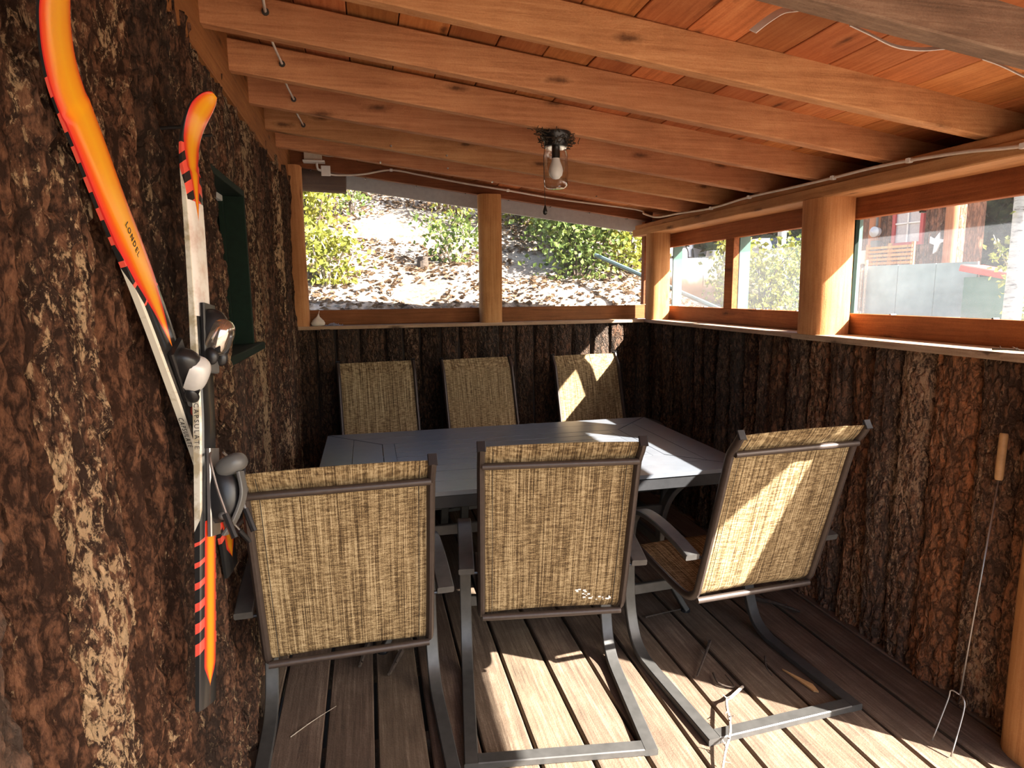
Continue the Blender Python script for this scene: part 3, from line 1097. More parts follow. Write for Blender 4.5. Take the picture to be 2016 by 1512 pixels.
for hx, hy in ((LX, LY), (LX - BW, LY - BW)):
    for q in ring(hx, hy, BW):
        MB().poly([(a, b, TZ) for a, b in q], (0, 0, -1), 0.018).build('border_board', mat_table, tb)
ix, iy = LX - 2 * BW, LY - 2 * BW
for s in (-1, 1):
    MB().box((s * (ix - 0.030), 0, TZ - 0.009), (0.058, 2 * iy, 0.018)).build('cross_slat', mat_table, tb)
n = 6
sw = 2 * iy / n
sme = MB().box((0, 0, 0), (2 * (ix - 0.061), sw - 0.005, 0.018), ch=0.002).mesh('slat')
sme.materials.append(mat_table)
for k in range(n):
    o = bpy.data.objects.new('slat', sme)
    COL.objects.link(o)
    o.parent = tb
    o.location = (0, -iy + sw * (k + 0.5), TZ - 0.009)
for s in (-1, 1):
    MB().box((0, s * (LY - 0.022), TZ - 0.046), (2 * LX - 0.02, 0.03, 0.054), ch=0.003).build('apron', mat_tdark, tb)
    MB().box((s * (LX - 0.022), 0, TZ - 0.046), (0.03, 2 * LY - 0.08, 0.054), ch=0.003).build('apron', mat_tdark, tb)
    MB().box((s * 0.35, 0, TZ - 0.040), (0.05, 2 * LY - 0.08, 0.035)).build('under_rail', mat_tdark, tb)
    MB().box((0, s * 0.41, 0.50), (1.16, 0.022, 0.045), ch=0.003).build('stretcher', mat_base, tb)
    MB().box((s * 0.575, 0, 0.34), (0.022, 0.82, 0.045), ch=0.003).build('stretcher', mat_base, tb)
    for q in (-1, 1):
        lp = spline([(s * 0.80, q * 0.43, 0.668), (s * 0.72, q * 0.43, 0.645), (s * 0.63, q * 0.425, 0.58), (s * 0.585, q * 0.42, 0.48), (s * 0.575, q * 0.42, 0.34),
                     (s * 0.60, q * 0.43, 0.20), (s * 0.66, q * 0.44, 0.08), (s * 0.70, q * 0.45, 0.012)], 5)
        MB().bar(lp, 0.05, 0.024, (0, 1, 0), 0.003).build('leg', mat_base, tb, auto=40)
        MB().tube([(s * 0.70, q * 0.45, 0.0), (s * 0.70, q * 0.45, 0.012)], 0.022, 10).build('foot_cap', mat_black, tb)

# ================================================================== OUTSIDE
def ground_h(x, y):
    b = np.clip((y - 4.55) / 0.9, 0, 1)
    hb_ = -0.35 + 1.66 * b * b * (3 - 2 * b) + np.clip(y - 5.3, 0, None) * 0.46
    r = np.clip((x - 3.2) / 5.5, 0, 1)
    hr = -0.35 + 1.46 * r * r * (3 - 2 * r) + np.clip(x - 12.5, 0, None) * 0.34
    # no rise in the open yard in front
    fr_ = np.clip((y + 1.0) / 4.0, 0, 1)
    hr = -0.35 + (hr + 0.35) * fr_
    side = np.clip((x + 2.5) / 1.5, 0, 1)
    k = np.clip((x - 2.5) / 1.7, 0, 1)
    k = k * k * (3 - 2 * k)
    hb2 = hb_ * (1 - k) + (-0.35 + 1.47 * b + np.clip(y - 14.0, 0, None) * 0.30) * k
    return np.maximum(hr, hb2)


def gz(x, y):
    return float(ground_h(np.array([float(x)]), np.array([float(y)]))[0])


def make_ground_mat():
    t = NT('leaf_litter_ground')
    co = t.obj()
    n = t.noise(co, 1.3, 6, 0.6)
    f = t.noise(co, 22, 5, 0.65)
    a = t.ramp(n, [(0.38, (0.11, 0.075, 0.052)), (0.5, (0.24, 0.19, 0.15)), (0.62, (0.40, 0.35, 0.30))])
    b = t.ramp(f, [(0.35, (0.06, 0.04, 0.028)), (0.55, (0.25, 0.20, 0.155)), (0.7, (0.42, 0.37, 0.31))])
    t.bump(f, 0.6, 0.03)
    return t.fin(t.mix(0.5, a, b), 0.95, 0, 0.1)


mat_ground = make_ground_mat()


def terrain(name, x0, x1, y0, y1, st, amp, lab, hole=None):
    xs_ = np.arange(x0, x1 + st / 2, st)
    ys_ = np.arange(y0, y1 + st / 2, st)
    X, Y = np.meshgrid(xs_, ys_)
    Z = ground_h(X, Y) + (fbm(X * 2.1, Y * 2.1, 4, 4) - 0.5) * amp * np.clip((ground_h(X, Y) + 0.36) * 4, 0.1, 1)
    me = grid_mesh(name, np.stack([X, Y, Z], -1))
    o = link_mesh(name, me, mat_ground, None, True)
    return struct(o, lab, 'ground')


terrain('ground', -30, 40, -30, 4.6, 0.7, 0.06, 'dry pale yard around the porch')
terrain('ground_hill', -12, 40, 4.6, 36, 0.22, 0.22, 'sunlit dry hillside strewn with leaves behind the porch')


def leaf_mesh(name, centers, size, rg, mat, flat=0.0):
    """many folded leaf quads joined into one foliage mesh"""
    n = len(centers)
    c = np.array(centers)
    d = rg.normal(size=(n, 3))
    d /= np.linalg.norm(d, axis=1)[:, None]
    nn = rg.normal(size=(n, 3))
    nn[:, 2] = np.abs(nn[:, 2]) + flat
    if flat:
        d[:, 2] *= 0.2
        d /= np.linalg.norm(d, axis=1)[:, None]
    s = np.cross(d, nn)
    s /= np.linalg.norm(s, axis=1)[:, None]
    nn = np.cross(s, d)
    L = size * rg.uniform(0.6, 1.3, size=(n, 1))
    W = L * 0.36
    p0 = c - d * L * 0.5
    p1 = c + s * W + nn * L * 0.08
    p2 = c + d * L * 0.5
    p3 = c - s * W + nn * L * 0.08
    V = np.stack([p0, p1, p2, p3], 1).reshape(-1, 3)
    k = np.arange(n) * 4
    F = np.concatenate([np.stack([k, k + 1, k + 2], 1), np.stack([k, k + 2, k + 3], 1)])
    me = bpy.data.meshes.new(name)
    me.from_pydata(V.tolist(), [], F.tolist())
    me.update()
    me.materials.append(mat)
    return me


def shrub(pos, h, r, nl, ls, mat, seed, label, stems=5, name='leafy_shrub', cat='shrub', low=0.15, group='shrubs outside the windows'):
    rg = np.random.RandomState(seed)
    t = tag(empty(name, pos), label, cat, group)
    cs = []
    m = MB()
    for k in range(stems):
        a = rg.uniform(0, 2 * PI)
        q = rg.uniform(0.2, 1.0) * r
        tip = Vector((math.cos(a) * q, math.sin(a) * q, h * rg.uniform(0.65, 1.0)))
        mid = tip * 0.5 + Vector((rg.normal() * 0.06, rg.normal() * 0.06, h * 0.08))
        base = Vector((math.cos(a) * 0.03, math.sin(a) * 0.03, -0.08))
        path = spline([base, mid, tip], 6)
        m.tube(path, 0.012 * max(1, h / 1.4), 5, [1 - 0.8 * i / (len(path) - 1) for i in range(len(path))])
        for j in range(nl // stems):
            u = rg.uniform(low, 1.0)
            p = path[min(len(path) - 1, int(u * (len(path) - 1)))]
            sp_ = r * 0.36 * (1.1 - 0.6 * u)
            cs.append((p.x + rg.normal() * sp_, p.y + rg.normal() * sp_, max(0.02, p.z + rg.normal() * sp_ * 0.9)))
    m.build('stem', mat_twigl if seed % 2 else mat_twig, t)
    o = bpy.data.objects.new('foliage', leaf_mesh('foliage', cs, ls, rg, mat))
    COL.objects.link(o)
    o.parent = t
    o['kind'] = 'stuff'
    return t


def on_ground(px, d):
    """ground point in the direction of photo column px at plan distance d"""
    p = at(px, 600, d)
    return (p.x, p.y, gz(p.x, p.y))


B = 'seen through the back window '
R_ = 'seen through the right windows '
SH = [(620, 6.6, 1.5, 0.42, 900, 0.055, mat_leaf_y, 'tall yellow-green shrub just right of the left corner post, outside the glass'),
      (650, 5.9, 0.5, 0.30, 260, 0.05, mat_leaf_y, 'low yellow-green bush at the bottom left of the back window'),
      (700, 7.6, 0.5, 0.4, 120, 0.05, mat_leaf_g, 'thin green sprig halfway up the bright slope'),
      (870, 7.9, 0.9, 0.5, 420, 0.05, mat_leaf_b, 'brown dry bush high on the slope left of the middle post'),
      (905, 7.4, 1.0, 0.4, 200, 0.05, mat_leaf_y, 'thin yellowish sapling beside the brown dry bush'),
      (900, 6.4, 0.5, 0.35, 200, 0.05, mat_leaf_g, 'small green bush on the slope left of the middle post'),
      (1020, 7.6, 1.5, 0.5, 500, 0.055, mat_leaf_y, 'yellow-green sapling just right of the middle post outside'),
      (1085, 7.2, 1.3, 0.55, 900, 0.055, mat_leaf_g, 'green bush low in the middle of the right back window'),
      (1140, 6.3, 1.05, 0.55, 1100, 0.05, mat_leaf_g, 'dense green bush at the bottom of the right back window'),
      (1170, 7.7, 1.7, 0.6, 900, 0.055, mat_leaf_g, 'tall green shrub behind the teal handrail'),
      (1235, 6.7, 1.35, 0.5, 1100, 0.055, mat_leaf_y, 'yellow-green shrub nearest the corner post in the right back window'),
      (1430, 7.6, 1.25, 0.32, 700, 0.05, mat_leaf_y, 'bright yellow-green shrub beside the rusty tank'),
      (1500, 7.0, 0.85, 0.45, 800, 0.05, mat_leaf_y, 'leafy yellow-green shrub low in the narrow right window'),
      (1550, 7.8, 0.95, 0.5, 700, 0.05, mat_leaf_g, 'green shrub beside the thick log post outside the narrow window'),
      (1675, 5.8, 0.85, 0.18, 170, 0.04, mat_leaf_y, 'sparse yellow-leaved stalk at the left edge of the large right window'),
      (1772, 6.2, 0.72, 0.13, 240, 0.045, mat_leaf_y, 'yellow-leaved upright plant before the grey-green panel'),
      (1808, 6.4, 0.85, 0.15, 200, 0.045, mat_leaf_y, 'second yellow-leaved plant, right of the densest one, before the grey-green panel'),
      (1862, 6.6, 0.65, 0.25, 170, 0.04, mat_leaf_g, 'thin pale green plant before the right half of the grey-green panel'),
      (1950, 6.2, 0.55, 0.28, 260, 0.045, mat_leaf_y, 'low yellow-green plant under the red lid, by the birch'),
      (2012, 7.8, 1.9, 0.3, 300, 0.06, mat_leaf_y, 'yellow-green branch of leaves right of the birch trunk')]
for i, (px, d, h, r, nl, ls, mt, lab) in enumerate(SH):
    shrub(on_ground(px, d), h, r, int(nl * (2.4 if px < 1300 else 1.7)), ls * 1.12, mt, 40 + i, lab, 7 if px < 1600 else 3)

# leaf litter and sticks on the slope
rg = np.random.RandomState(9)
cs = []
for k in range(15000):
    y = rg.uniform(5.1, 9.5)
    x = rg.uniform(-1.4, 4.6)
    if fbm(np.array([x * 1.1]), np.array([y * 1.1]), 8, 3)[0] < 0.47:
        continue
    cs.append((x, y, gz(x, y) + (float(fbm(np.array([x * 2.1]), np.array([y * 2.1]), 4, 4)[0]) - 0.5) * 0.22 + 0.012))
o = bpy.data.objects.new('leaf_litter', leaf_mesh('leaf_litter', cs, 0.058, rg, mat_leaf_b, 0.8))
COL.objects.link(o)
tag(o, 'brown fallen leaves scattered over the bright slope', 'leaves', kind='stuff')

# ---- trees, vehicles, tank, cabin in the yard
def make_birch_mat():
    t = NT('birch_bark')
    co = t.obj()
    n = t.noise(t.mapping(co, (2, 2, 9)), 3, 4, 0.7)
    k = t.maprange(t.vor(t.mapping(co, (3, 3, 7)), 1.2), 0.0, 0.18, 1, 0)
    c = t.ramp(n, [(0.36, (0.10, 0.09, 0.08)), (0.45, (0.40, 0.39, 0.36)), (0.7, (0.58, 0.57, 0.54))])
    return t.fin(t.mix(k, c, (0.05, 0.045, 0.04)), 0.8)


mat_birch = make_birch_mat()


def birch(px, d, r, h, label, seed):
    p = on_ground(px, d)
    t = tag(empty('birch_tree', p), label, 'tree')
    rg = random.Random(seed)
    pts = spline([(0, 0, -0.1), (0.02, 0.01, h * 0.4), (-0.03, 0.02, h * 0.75), (0.02, 0, h)], 6)
    MB().tube(pts, r, 12, [1 - 0.5 * i / (len(pts) - 1) for i in range(len(pts))]).build('trunk', mat_birch, t, True)
    m = MB()
    cs = []
    r2 = np.random.RandomState(seed)
    for k in range(9):
        z = h * rg.uniform(0.45, 0.98)
        a = rg.uniform(0, 6.28)
        L = rg.uniform(0.4, 0.9)
        e = Vector((math.cos(a) * L, math.sin(a) * L, z + L * 0.5))
        MB().tube([(0, 0, z), e * 0.5 + Vector((0, 0, z * 0.5 - 0.02)), e], r * 0.22, 5, [1, 0.6, 0.25]).build('branch', mat_twig, t)
        for j in range(70):
            u = r2.uniform(0.3, 1.0)
            cs.append((e.x * u + r2.normal() * 0.15, e.y * u + r2.normal() * 0.15, z + (e.z - z) * u + r2.normal() * 0.15))
    o = bpy.data.objects.new('foliage', leaf_mesh('foliage', cs, 0.06, r2, mat_leaf_y))
    COL.objects.link(o)
    o.parent = t
    o['kind'] = 'stuff'


birch(1992, 7.2, 0.078, 4.2, 'pale birch trunk with black scars near the right edge of the hazy window', 3)
birch(1531, 9.0, 0.06, 4.5, 'slim white birch behind the narrow right window', 4)
birch(1056, 8.4, 0.03, 2.6, 'thin pale sapling trunk right of the middle post outside', 5)


def conifer_mesh(seed, h):
    rg = np.random.RandomState(seed)
    cs = []
    for k in range(2600):
        u = rg.uniform(0.04, 1.0)
        rad = (1 - u) * h * 0.2 * rg.uniform(0.35, 1.0) ** 0.5 + 0.05
        a = rg.uniform(0, 2 * PI)
        cs.append((math.cos(a) * rad, math.sin(a) * rad, h * (0.04 + 0.96 * u) - rad * 0.25))
    return leaf_mesh('needles', cs, h * 0.055, rg, mat_leaf_d), MB().tube([(0, 0, -0.3), (0, 0, h * 0.95)], h * 0.018, 7, [1, 0.1]).mesh('trunk')


con = [conifer_mesh(i + 1, hh) for i, hh in enumerate((6.0, 7.5, 5.0))]
for _, tr in con:
    tr.materials.append(mat_twig)
rg_ = random.Random(17)
TREES = [on_ground(px, d) for px, d in ((1300, 21), (1390, 20), (1470, 22), (1540, 20), (1610, 23), (1680, 19), (1750, 21.5), (1825, 18.5), (1880, 21), (1925, 16.5), (1972, 19.5), (2020, 16))]
for pp_, aa_ in ((8.9, 11.5), (10.2, 12.5), (11.5, 11.2), (12.9, 12.6), (14.3, 11.4)):      # unseen conifers added on the sunny side to shade the yard
    tx, ty = pp_ * 0.663 + aa_ * 0.749, pp_ * 0.749 - aa_ * 0.663
    TREES.append((tx, ty, gz(tx, ty)))
for i, p in enumerate(TREES):
    t = tag(empty('conifer', p, rg_.uniform(0, 6)), 'dark evergreen tree in the woods behind the yard, the unseen ones added to shade it', 'tree', 'dark evergreens behind the yard')
    t.scale = (1.1, 1.1, rg_.uniform(0.9, 1.1)) if i < 12 else (0.95, 0.95, 1.5)
    nm, tm = con[i % 3]
    for n_, me in (('trunk', tm), ('foliage', nm)):
        o = bpy.data.objects.new(n_, me)
        COL.objects.link(o)
        o.parent = t
        if n_ == 'foliage':
            o['kind'] = 'stuff'

# rusty propane tank lying on a cradle
mat_tank = None
tk = NT('rusty_tank')
co = tk.obj()
sp_ = tk.new('ShaderNodeSeparateXYZ')
tk.set(sp_.inputs[0], co)
nz = tk.noise(co, 5, 5)
mat_tank = tk.fin(tk.mix(tk.maprange(tk.math('ADD', sp_.outputs[2], tk.math('MULTIPLY', nz, 0.5)), 0.75, 0.95), (0.16, 0.10, 0.06), (0.20, 0.215, 0.24)), 0.6)
p = on_ground(1388, 11.0)
tank = tag(empty('gas_tank', p, math.radians(-25)), 'big rusty horizontal tank outside the far right window', 'tank')
RX = Matrix.Rotation(PI / 2, 3, 'Y')
MB().lathe([(0.0, -0.95), (0.2, -0.92), (0.33, -0.80), (0.38, -0.62), (0.38, 0.62), (0.33, 0.80), (0.2, 0.92), (0.0, 0.95)], (0, 0, 0.52), 28, RX).build('shell', mat_tank, tank, auto=50)
MB().lathe([(0.384, -0.02), (0.384, 0.02)], (-0.05, 0, 0.52), 28, RX).build('weld_band', mat_tank, tank)
MB().lathe([(0.0, 0.12), (0.10, 0.11), (0.12, 0.0), (0.12, -0.03)][::-1], (0.1, 0, 0.90), 16).build('valve_dome', mat_grey, tank, auto=50)
for s in (-0.5, 0.5):
    MB().box((s, 0, 0.09), (0.10, 0.62, 0.24)).build('cradle', mat_grey, tank)


def make_car(pos, rz, mat, label, name='car', tall=1.0):
    t = tag(empty(name, pos, rz), label, 'car')
    side = [(-2.1, 0.35), (-2.12, 0.75), (-2.0, 0.95), (-1.25, 1.02), (-0.65, 1.45 * tall), (0.9, 1.50 * tall), (1.75, 1.05), (2.05, 0.95), (2.1, 0.5), (2.0, 0.3), (-1.9, 0.3)]
    MB().poly([(a, -0.85, b) for a, b in side], (0, 1, 0), 1.7).build('body', mat, t)
    for s in (-1, 1):
        for a, b in ((-0.95, -0.02), (0.05, 1.25)):
            q = [(a, 1.04), (b, 1.04), (min(b, 0.95 if b > 1 else b), 1.38 * tall), (max(a, -0.62), 1.38 * tall)]
            MB().poly([(u, s * 0.852, v) for u, v in q], (0, s, 0), 0.012).build('side_window', mat_black, t)
        for a in (-1.35, 1.3):
            RXy = Matrix.Rotation(PI / 2, 3, 'X')
            wv_ = MB().lathe([(0.0, -0.10), (0.20, -0.11), (0.31, -0.09), (0.33, -0.03), (0.33, 0.03), (0.31, 0.09), (0.2, 0.11), (0, 0.10)], (a, s * 0.80, 0.33), 20, RXy).build('wheel', mat_black, t, auto=50)
            MB().lathe([(0.0, -0.12), (0.19, -0.118), (0.19, 0.118), (0, 0.12)], (a, s * 0.80, 0.33), 16, RXy).build('hubcap', mat_silver, wv_, auto=50)
        MB().box((-2.09, s * 0.62, 0.78), (0.06, 0.34, 0.14)).build('headlamp', mat_silver, t)
        MB().box((2.06, s * 0.66, 0.82), (0.06, 0.26, 0.18)).build('tail_lamp', mat_redprint, t)
    MB().poly([(-1.24, -0.72, 1.035), (-0.66, -0.66, 1.44 * tall), (-0.66, 0.66, 1.44 * tall), (-1.24, 0.72, 1.035)], (-0.6, 0, 0.8), 0.012).build('windscreen', mat_black, t)
    return t


mat_carw = plain('white_car_paint', (0.72, 0.73, 0.75), 0.25, 0.0, 0.03)
make_car(on_ground(1546, 15.5), math.radians(75), mat_carw, 'white car parked behind the narrow right window')
make_car(on_ground(1330, 19.5), math.radians(35), mat_carw, 'white vehicle parked behind the rusty tank', 'van', 1.12)

# grey-green panel fence, crate with red lid
pA, pB = at(1700, 560, 9.6), at(1924, 560, 8.9)
zt, zb = at(1800, 530, 9.3).z, at(1800, 612, 9.3).z
dv = Vector((pB.x - pA.x, pB.y - pA.y, 0))
ang = math.atan2(dv.y, dv.x)
L = dv.length
pf = tag(empty('panel_fence', ((pA.x + pB.x) / 2, (pA.y + pB.y) / 2, zb - 0.1), ang), 'long low grey-green panel below the neighbouring cabin', 'fence')
mat_panel = plain('grey_green_panel', (0.23, 0.30, 0.29), 0.7, var=0.2, scale=5)
for k in range(3):
    MB().box((-L / 2 + L * (k + 0.5) / 3, 0, (zt - zb) / 2 + 0.1), (L / 3 - 0.01, 0.03, zt - zb + 0.12)).build('panel', mat_panel, pf)
for k in range(3):
    MB().tube([(-L / 2 + 0.06 - 0.06 * k, -0.05, -0.1), (-L / 2 + 0.06 - 0.06 * k, -0.05, 0.75 - 0.1 * k)], 0.014, 6).build('stake', mat_twigl, pf)
pC = at(1948, 575, 8.6)
cr = tag(empty('storage_crate', (pC.x, pC.y, gz(pC.x, pC.y)), ang), 'dark green crate with a sloping red lid beside the panel', 'crate')
zc = at(1948, 545, 8.6).z - gz(pC.x, pC.y)
MB().box((0, 0.1, zc / 2), (0.44, 0.4, zc), ch=0.01).build('body', plain('crate_green', (0.04, 0.13, 0.09), 0.7), cr)
MB().box((0, 0.08, zc + 0.05), (0.50, 0.46, 0.07), Matrix.Rotation(0.22, 3, 'Y'), 0.01).build('lid', mat_redprint, cr)

# neighbouring cabin
cA, cB = at(1712, 500, 12.2), at(1880, 500, 11.4)
dv = Vector((cB.x - cA.x, cB.y - cA.y, 0))
ang = math.atan2(dv.y, dv.x)
LC = dv.length
cz = gz((cA.x + cB.x) / 2, (cA.y + cB.y) / 2)
cabin = tag(empty('log_cabin', ((cA.x + cB.x) / 2, (cA.y + cB.y) / 2, cz), ang), 'reddish log cabin with a red framed window beyond the hazy window', 'building')


def cpt(px, py):
    """pixel to the cabin's wall plane, in the cabin's own axes (x along wall, z up)"""
    r = ray(px, py)
    nrm = Vector((-dv.y, dv.x, 0)).normalized()
    t_ = (cA - CAM).dot(nrm) / r.dot(nrm)
    q = CAM + r * t_ - Vector(cabin.location)
    return q.dot(dv.normalized()), q.z


mat_cab = bark('cabin_bark', (0.10, 0.04, 0.025), (0.28, 0.12, 0.07), (0.60, 0.40, 0.28), (0.42, 0.18, 0.10), 0.5, 0.35, 0.5)
nlog = 12
for k in range(nlog):
    MB().box((-LC / 2 + LC * (k + 0.5) / nlog, 0.12, 1.3), (LC / nlog - 0.006, 0.2, 2.9), ch=0.03).build('wall_slab', mat_cab, cabin).color = (0.9, 0.1, 0.4, 0.5)
MB().box((-0.9, 1.6, 1.2), (LC - 1.8, 2.7, 2.6)).build('body', mat_cab, cabin)
mat_red = plain('red_paint', (0.42, 0.05, 0.05), 0.6)
mat_rlog = wood('cabin_post', ((0.22, 0.07, 0.03), (0.42, 0.15, 0.07), (0.55, 0.25, 0.12)), 2)
for px in (1722, 1872):
    cx, _ = cpt(px, 500)
    MB().tube([(cx, -0.04, -0.2), (cx, -0.04, 2.7)], 0.085, 12).build('corner_post', mat_rlog, cabin, auto=40)
x0, z1 = cpt(1766, 415)
x1, z0 = cpt(1816, 478)
z1 += 0.25
MB().box(((x0 + x1) / 2, -0.01, (z0 + z1) / 2), (x1 - x0, 0.02, z1 - z0)).build('window_pane', plain('cabin_pane', (0.45, 0.42, 0.42), 0.15), cabin)
for a in (x0, x1):
    MB().box((a, -0.03, (z0 + z1) / 2), (0.05, 0.05, z1 - z0 + 0.05)).build('window_frame', mat_red, cabin)
MB().box(((x0 + x1) / 2, -0.03, z0), (x1 - x0, 0.06, 0.05)).build('window_frame', mat_red, cabin)
MB().box(((x0 + x1) / 2, -0.03, z1), (x1 - x0, 0.06, 0.05)).build('window_frame', mat_red, cabin)
MB().box(((x0 + x1) / 2, -0.03, z0 + 0.32), (x1 - x0, 0.03, 0.022)).build('muntin', mat_silver, cabin)
MB().box(((x0 + x1) / 2, -0.03, (z0 + z1) / 2), (0.022, 0.03, z1 - z0)).build('muntin', mat_silver, cabin)
rf = MB().box((0, 0.9, 2.95), (LC + 1.0, 3.6, 0.12), Matrix.Rotation(0.25, 3, 'X')).build('roof', mat_weath, cabin)
# meter, boxes, bench on the cabin
mx_, mz = cpt(1734, 457)
R90 = Matrix.Rotation(PI / 2, 3, 'X')
mt = tag(empty('electric_meter', cabin.matrix_basis @ Vector((mx_, -0.13, mz - 0.35)), ang), 'round glass electric meter on the cabin corner post', 'meter')
MB().lathe([(0.0, -0.05), (0.075, -0.05), (0.085, 0.03), (0.0, 0.10)], (0, 0, 0.35), 20, R90).build('dial', mat_silver, mt, auto=50)
MB().box((0, 0.02, 0.10), (0.13, 0.08, 0.22), ch=0.01).build('housing', mat_grey, mt)
MB().tube([(0, 0.03, 0.44), (0, 0.03, 1.2)], 0.02, 8).build('conduit', mat_grey, mt)
MB().tube([(0, 0.03, -0.01), (0, 0.03, -0.45)], 0.025, 8).build('conduit', mat_grey, mt)
bx_, bz = cpt(1713, 507)
jb = tag(empty('utility_box', cabin.matrix_basis @ Vector((bx_, -0.16, bz - 0.11)), ang), 'pale utility box left of the electric meter', 'box')
MB().box((0, 0, 0.11), (0.15, 0.08, 0.22), ch=0.01).build('housing', mat_cloth, jb)
MB().box((0, -0.045, 0.11), (0.13, 0.012, 0.20), ch=0.004).build('cover', mat_cloth, jb)
MB().tube([(0, 0, 0.0), (0, 0, -0.25)], 0.02, 8).build('conduit', mat_grey, jb)
sx0, sz1 = cpt(1742, 487)
sx1, sz0 = cpt(1830, 528)
bn = tag(empty('slatted_bench', cabin.matrix_basis @ Vector(((sx0 + sx1) / 2, -0.42, sz0 - 0.2)), ang), 'orange-brown slatted bench against the cabin wall', 'bench')
LB = sx1 - sx0
hb_ = sz1 - sz0
for k in range(6):
    MB().box((0, 0, 0.2 + hb_ * (k + 0.5) / 6), (LB, 0.025, hb_ / 6 - 0.025)).build('back_slat', mat_post, bn)
for s in (-1, 0, 1):
    MB().box((s * LB / 2 * 0.98, 0.03, hb_ / 2 + 0.08), (0.045, 0.04, hb_ + 0.30)).build('leg', mat_post, bn)
for k in range(4):
    MB().box((0, -0.08 - 0.09 * k, 0.18), (LB, 0.08, 0.022)).build('seat_slat', mat_post, bn)

ox_, oz_ = cpt(1846, 478)
orn = MB().poly([(-0.09, 0, 0.10), (-0.02, 0, 0.06), (0.05, 0, 0.15), (0.06, 0, 0.05), (0.17, 0, 0.03), (0.07, 0, -0.01), (0.02, 0, -0.13), (-0.03, 0, -0.16), (-0.02, 0, -0.03), (-0.09, 0, 0.0)], (0, -1, 0), 0.03).build('wall_ornament', mat_white)
orn.location = cabin.matrix_basis @ Vector((ox_, -0.02, oz_))
orn.rotation_euler = (0, 0, ang)
tag(orn, 'white ragged ornament on the cabin wall right of the bench', 'ornament')

# teal handrail outside the corner
hA, hB = at(1172, 502, 6.1), at(1428, 614, 5.4)
hr_ = tag(empty('handrail', (hB.x, hB.y, gz(hB.x, hB.y))), 'sloping teal handrail outside the corner post', 'handrail')
o0 = Vector(hr_.location)
mat_rail = plain('faded_teal_rail', (0.07, 0.11, 0.11), 0.6)
MB().tube([hA - o0, hB - o0], 0.02, 8).build('rail', mat_rail, hr_, auto=40)
for f in (0.5, 0.95):
    q = hA.lerp(hB, f)
    MB().tube([(q.x - o0.x, q.y - o0.y, gz(q.x, q.y) - o0.z - 0.1), q - o0], 0.018, 8).build('rail_post', mat_rail, hr_, auto=40)
q = on_ground(835, 6.3)
stp = MB().lathe([(0.07, -0.1), (0.058, 0.02), (0.05, 0.09), (0.0, 0.10)], q, 12).build('tree_stump', mat_twig)
tag(stp, 'small brown stump on the bright slope left of the middle post', 'stump')
q = on_ground(735, 5.75)
tag(MB().tube([(q[0] - 0.15, q[1], q[2] + 0.03), (q[0], q[1] + 0.03, q[2] + 0.06), (q[0] + 0.16, q[1], q[2] + 0.12)], 0.012, 6, [1, 0.8, 0.4]).build('fallen_branch', mat_twigl),
    'pale fallen branch low outside the left back window', 'branch')

# ================================================================== SKIS
def onx(px, py, X):
    r = ray(px, py)
    return CAM + r * ((X - CAM.x) / r.x)


def ony(px, py, Y):
    r = ray(px, py)
    return CAM + r * ((Y - CAM.y) / r.y)


def onz(px, py, Z):
    r = ray(px, py)
    return CAM + r * ((Z - CAM.z) / r.z)


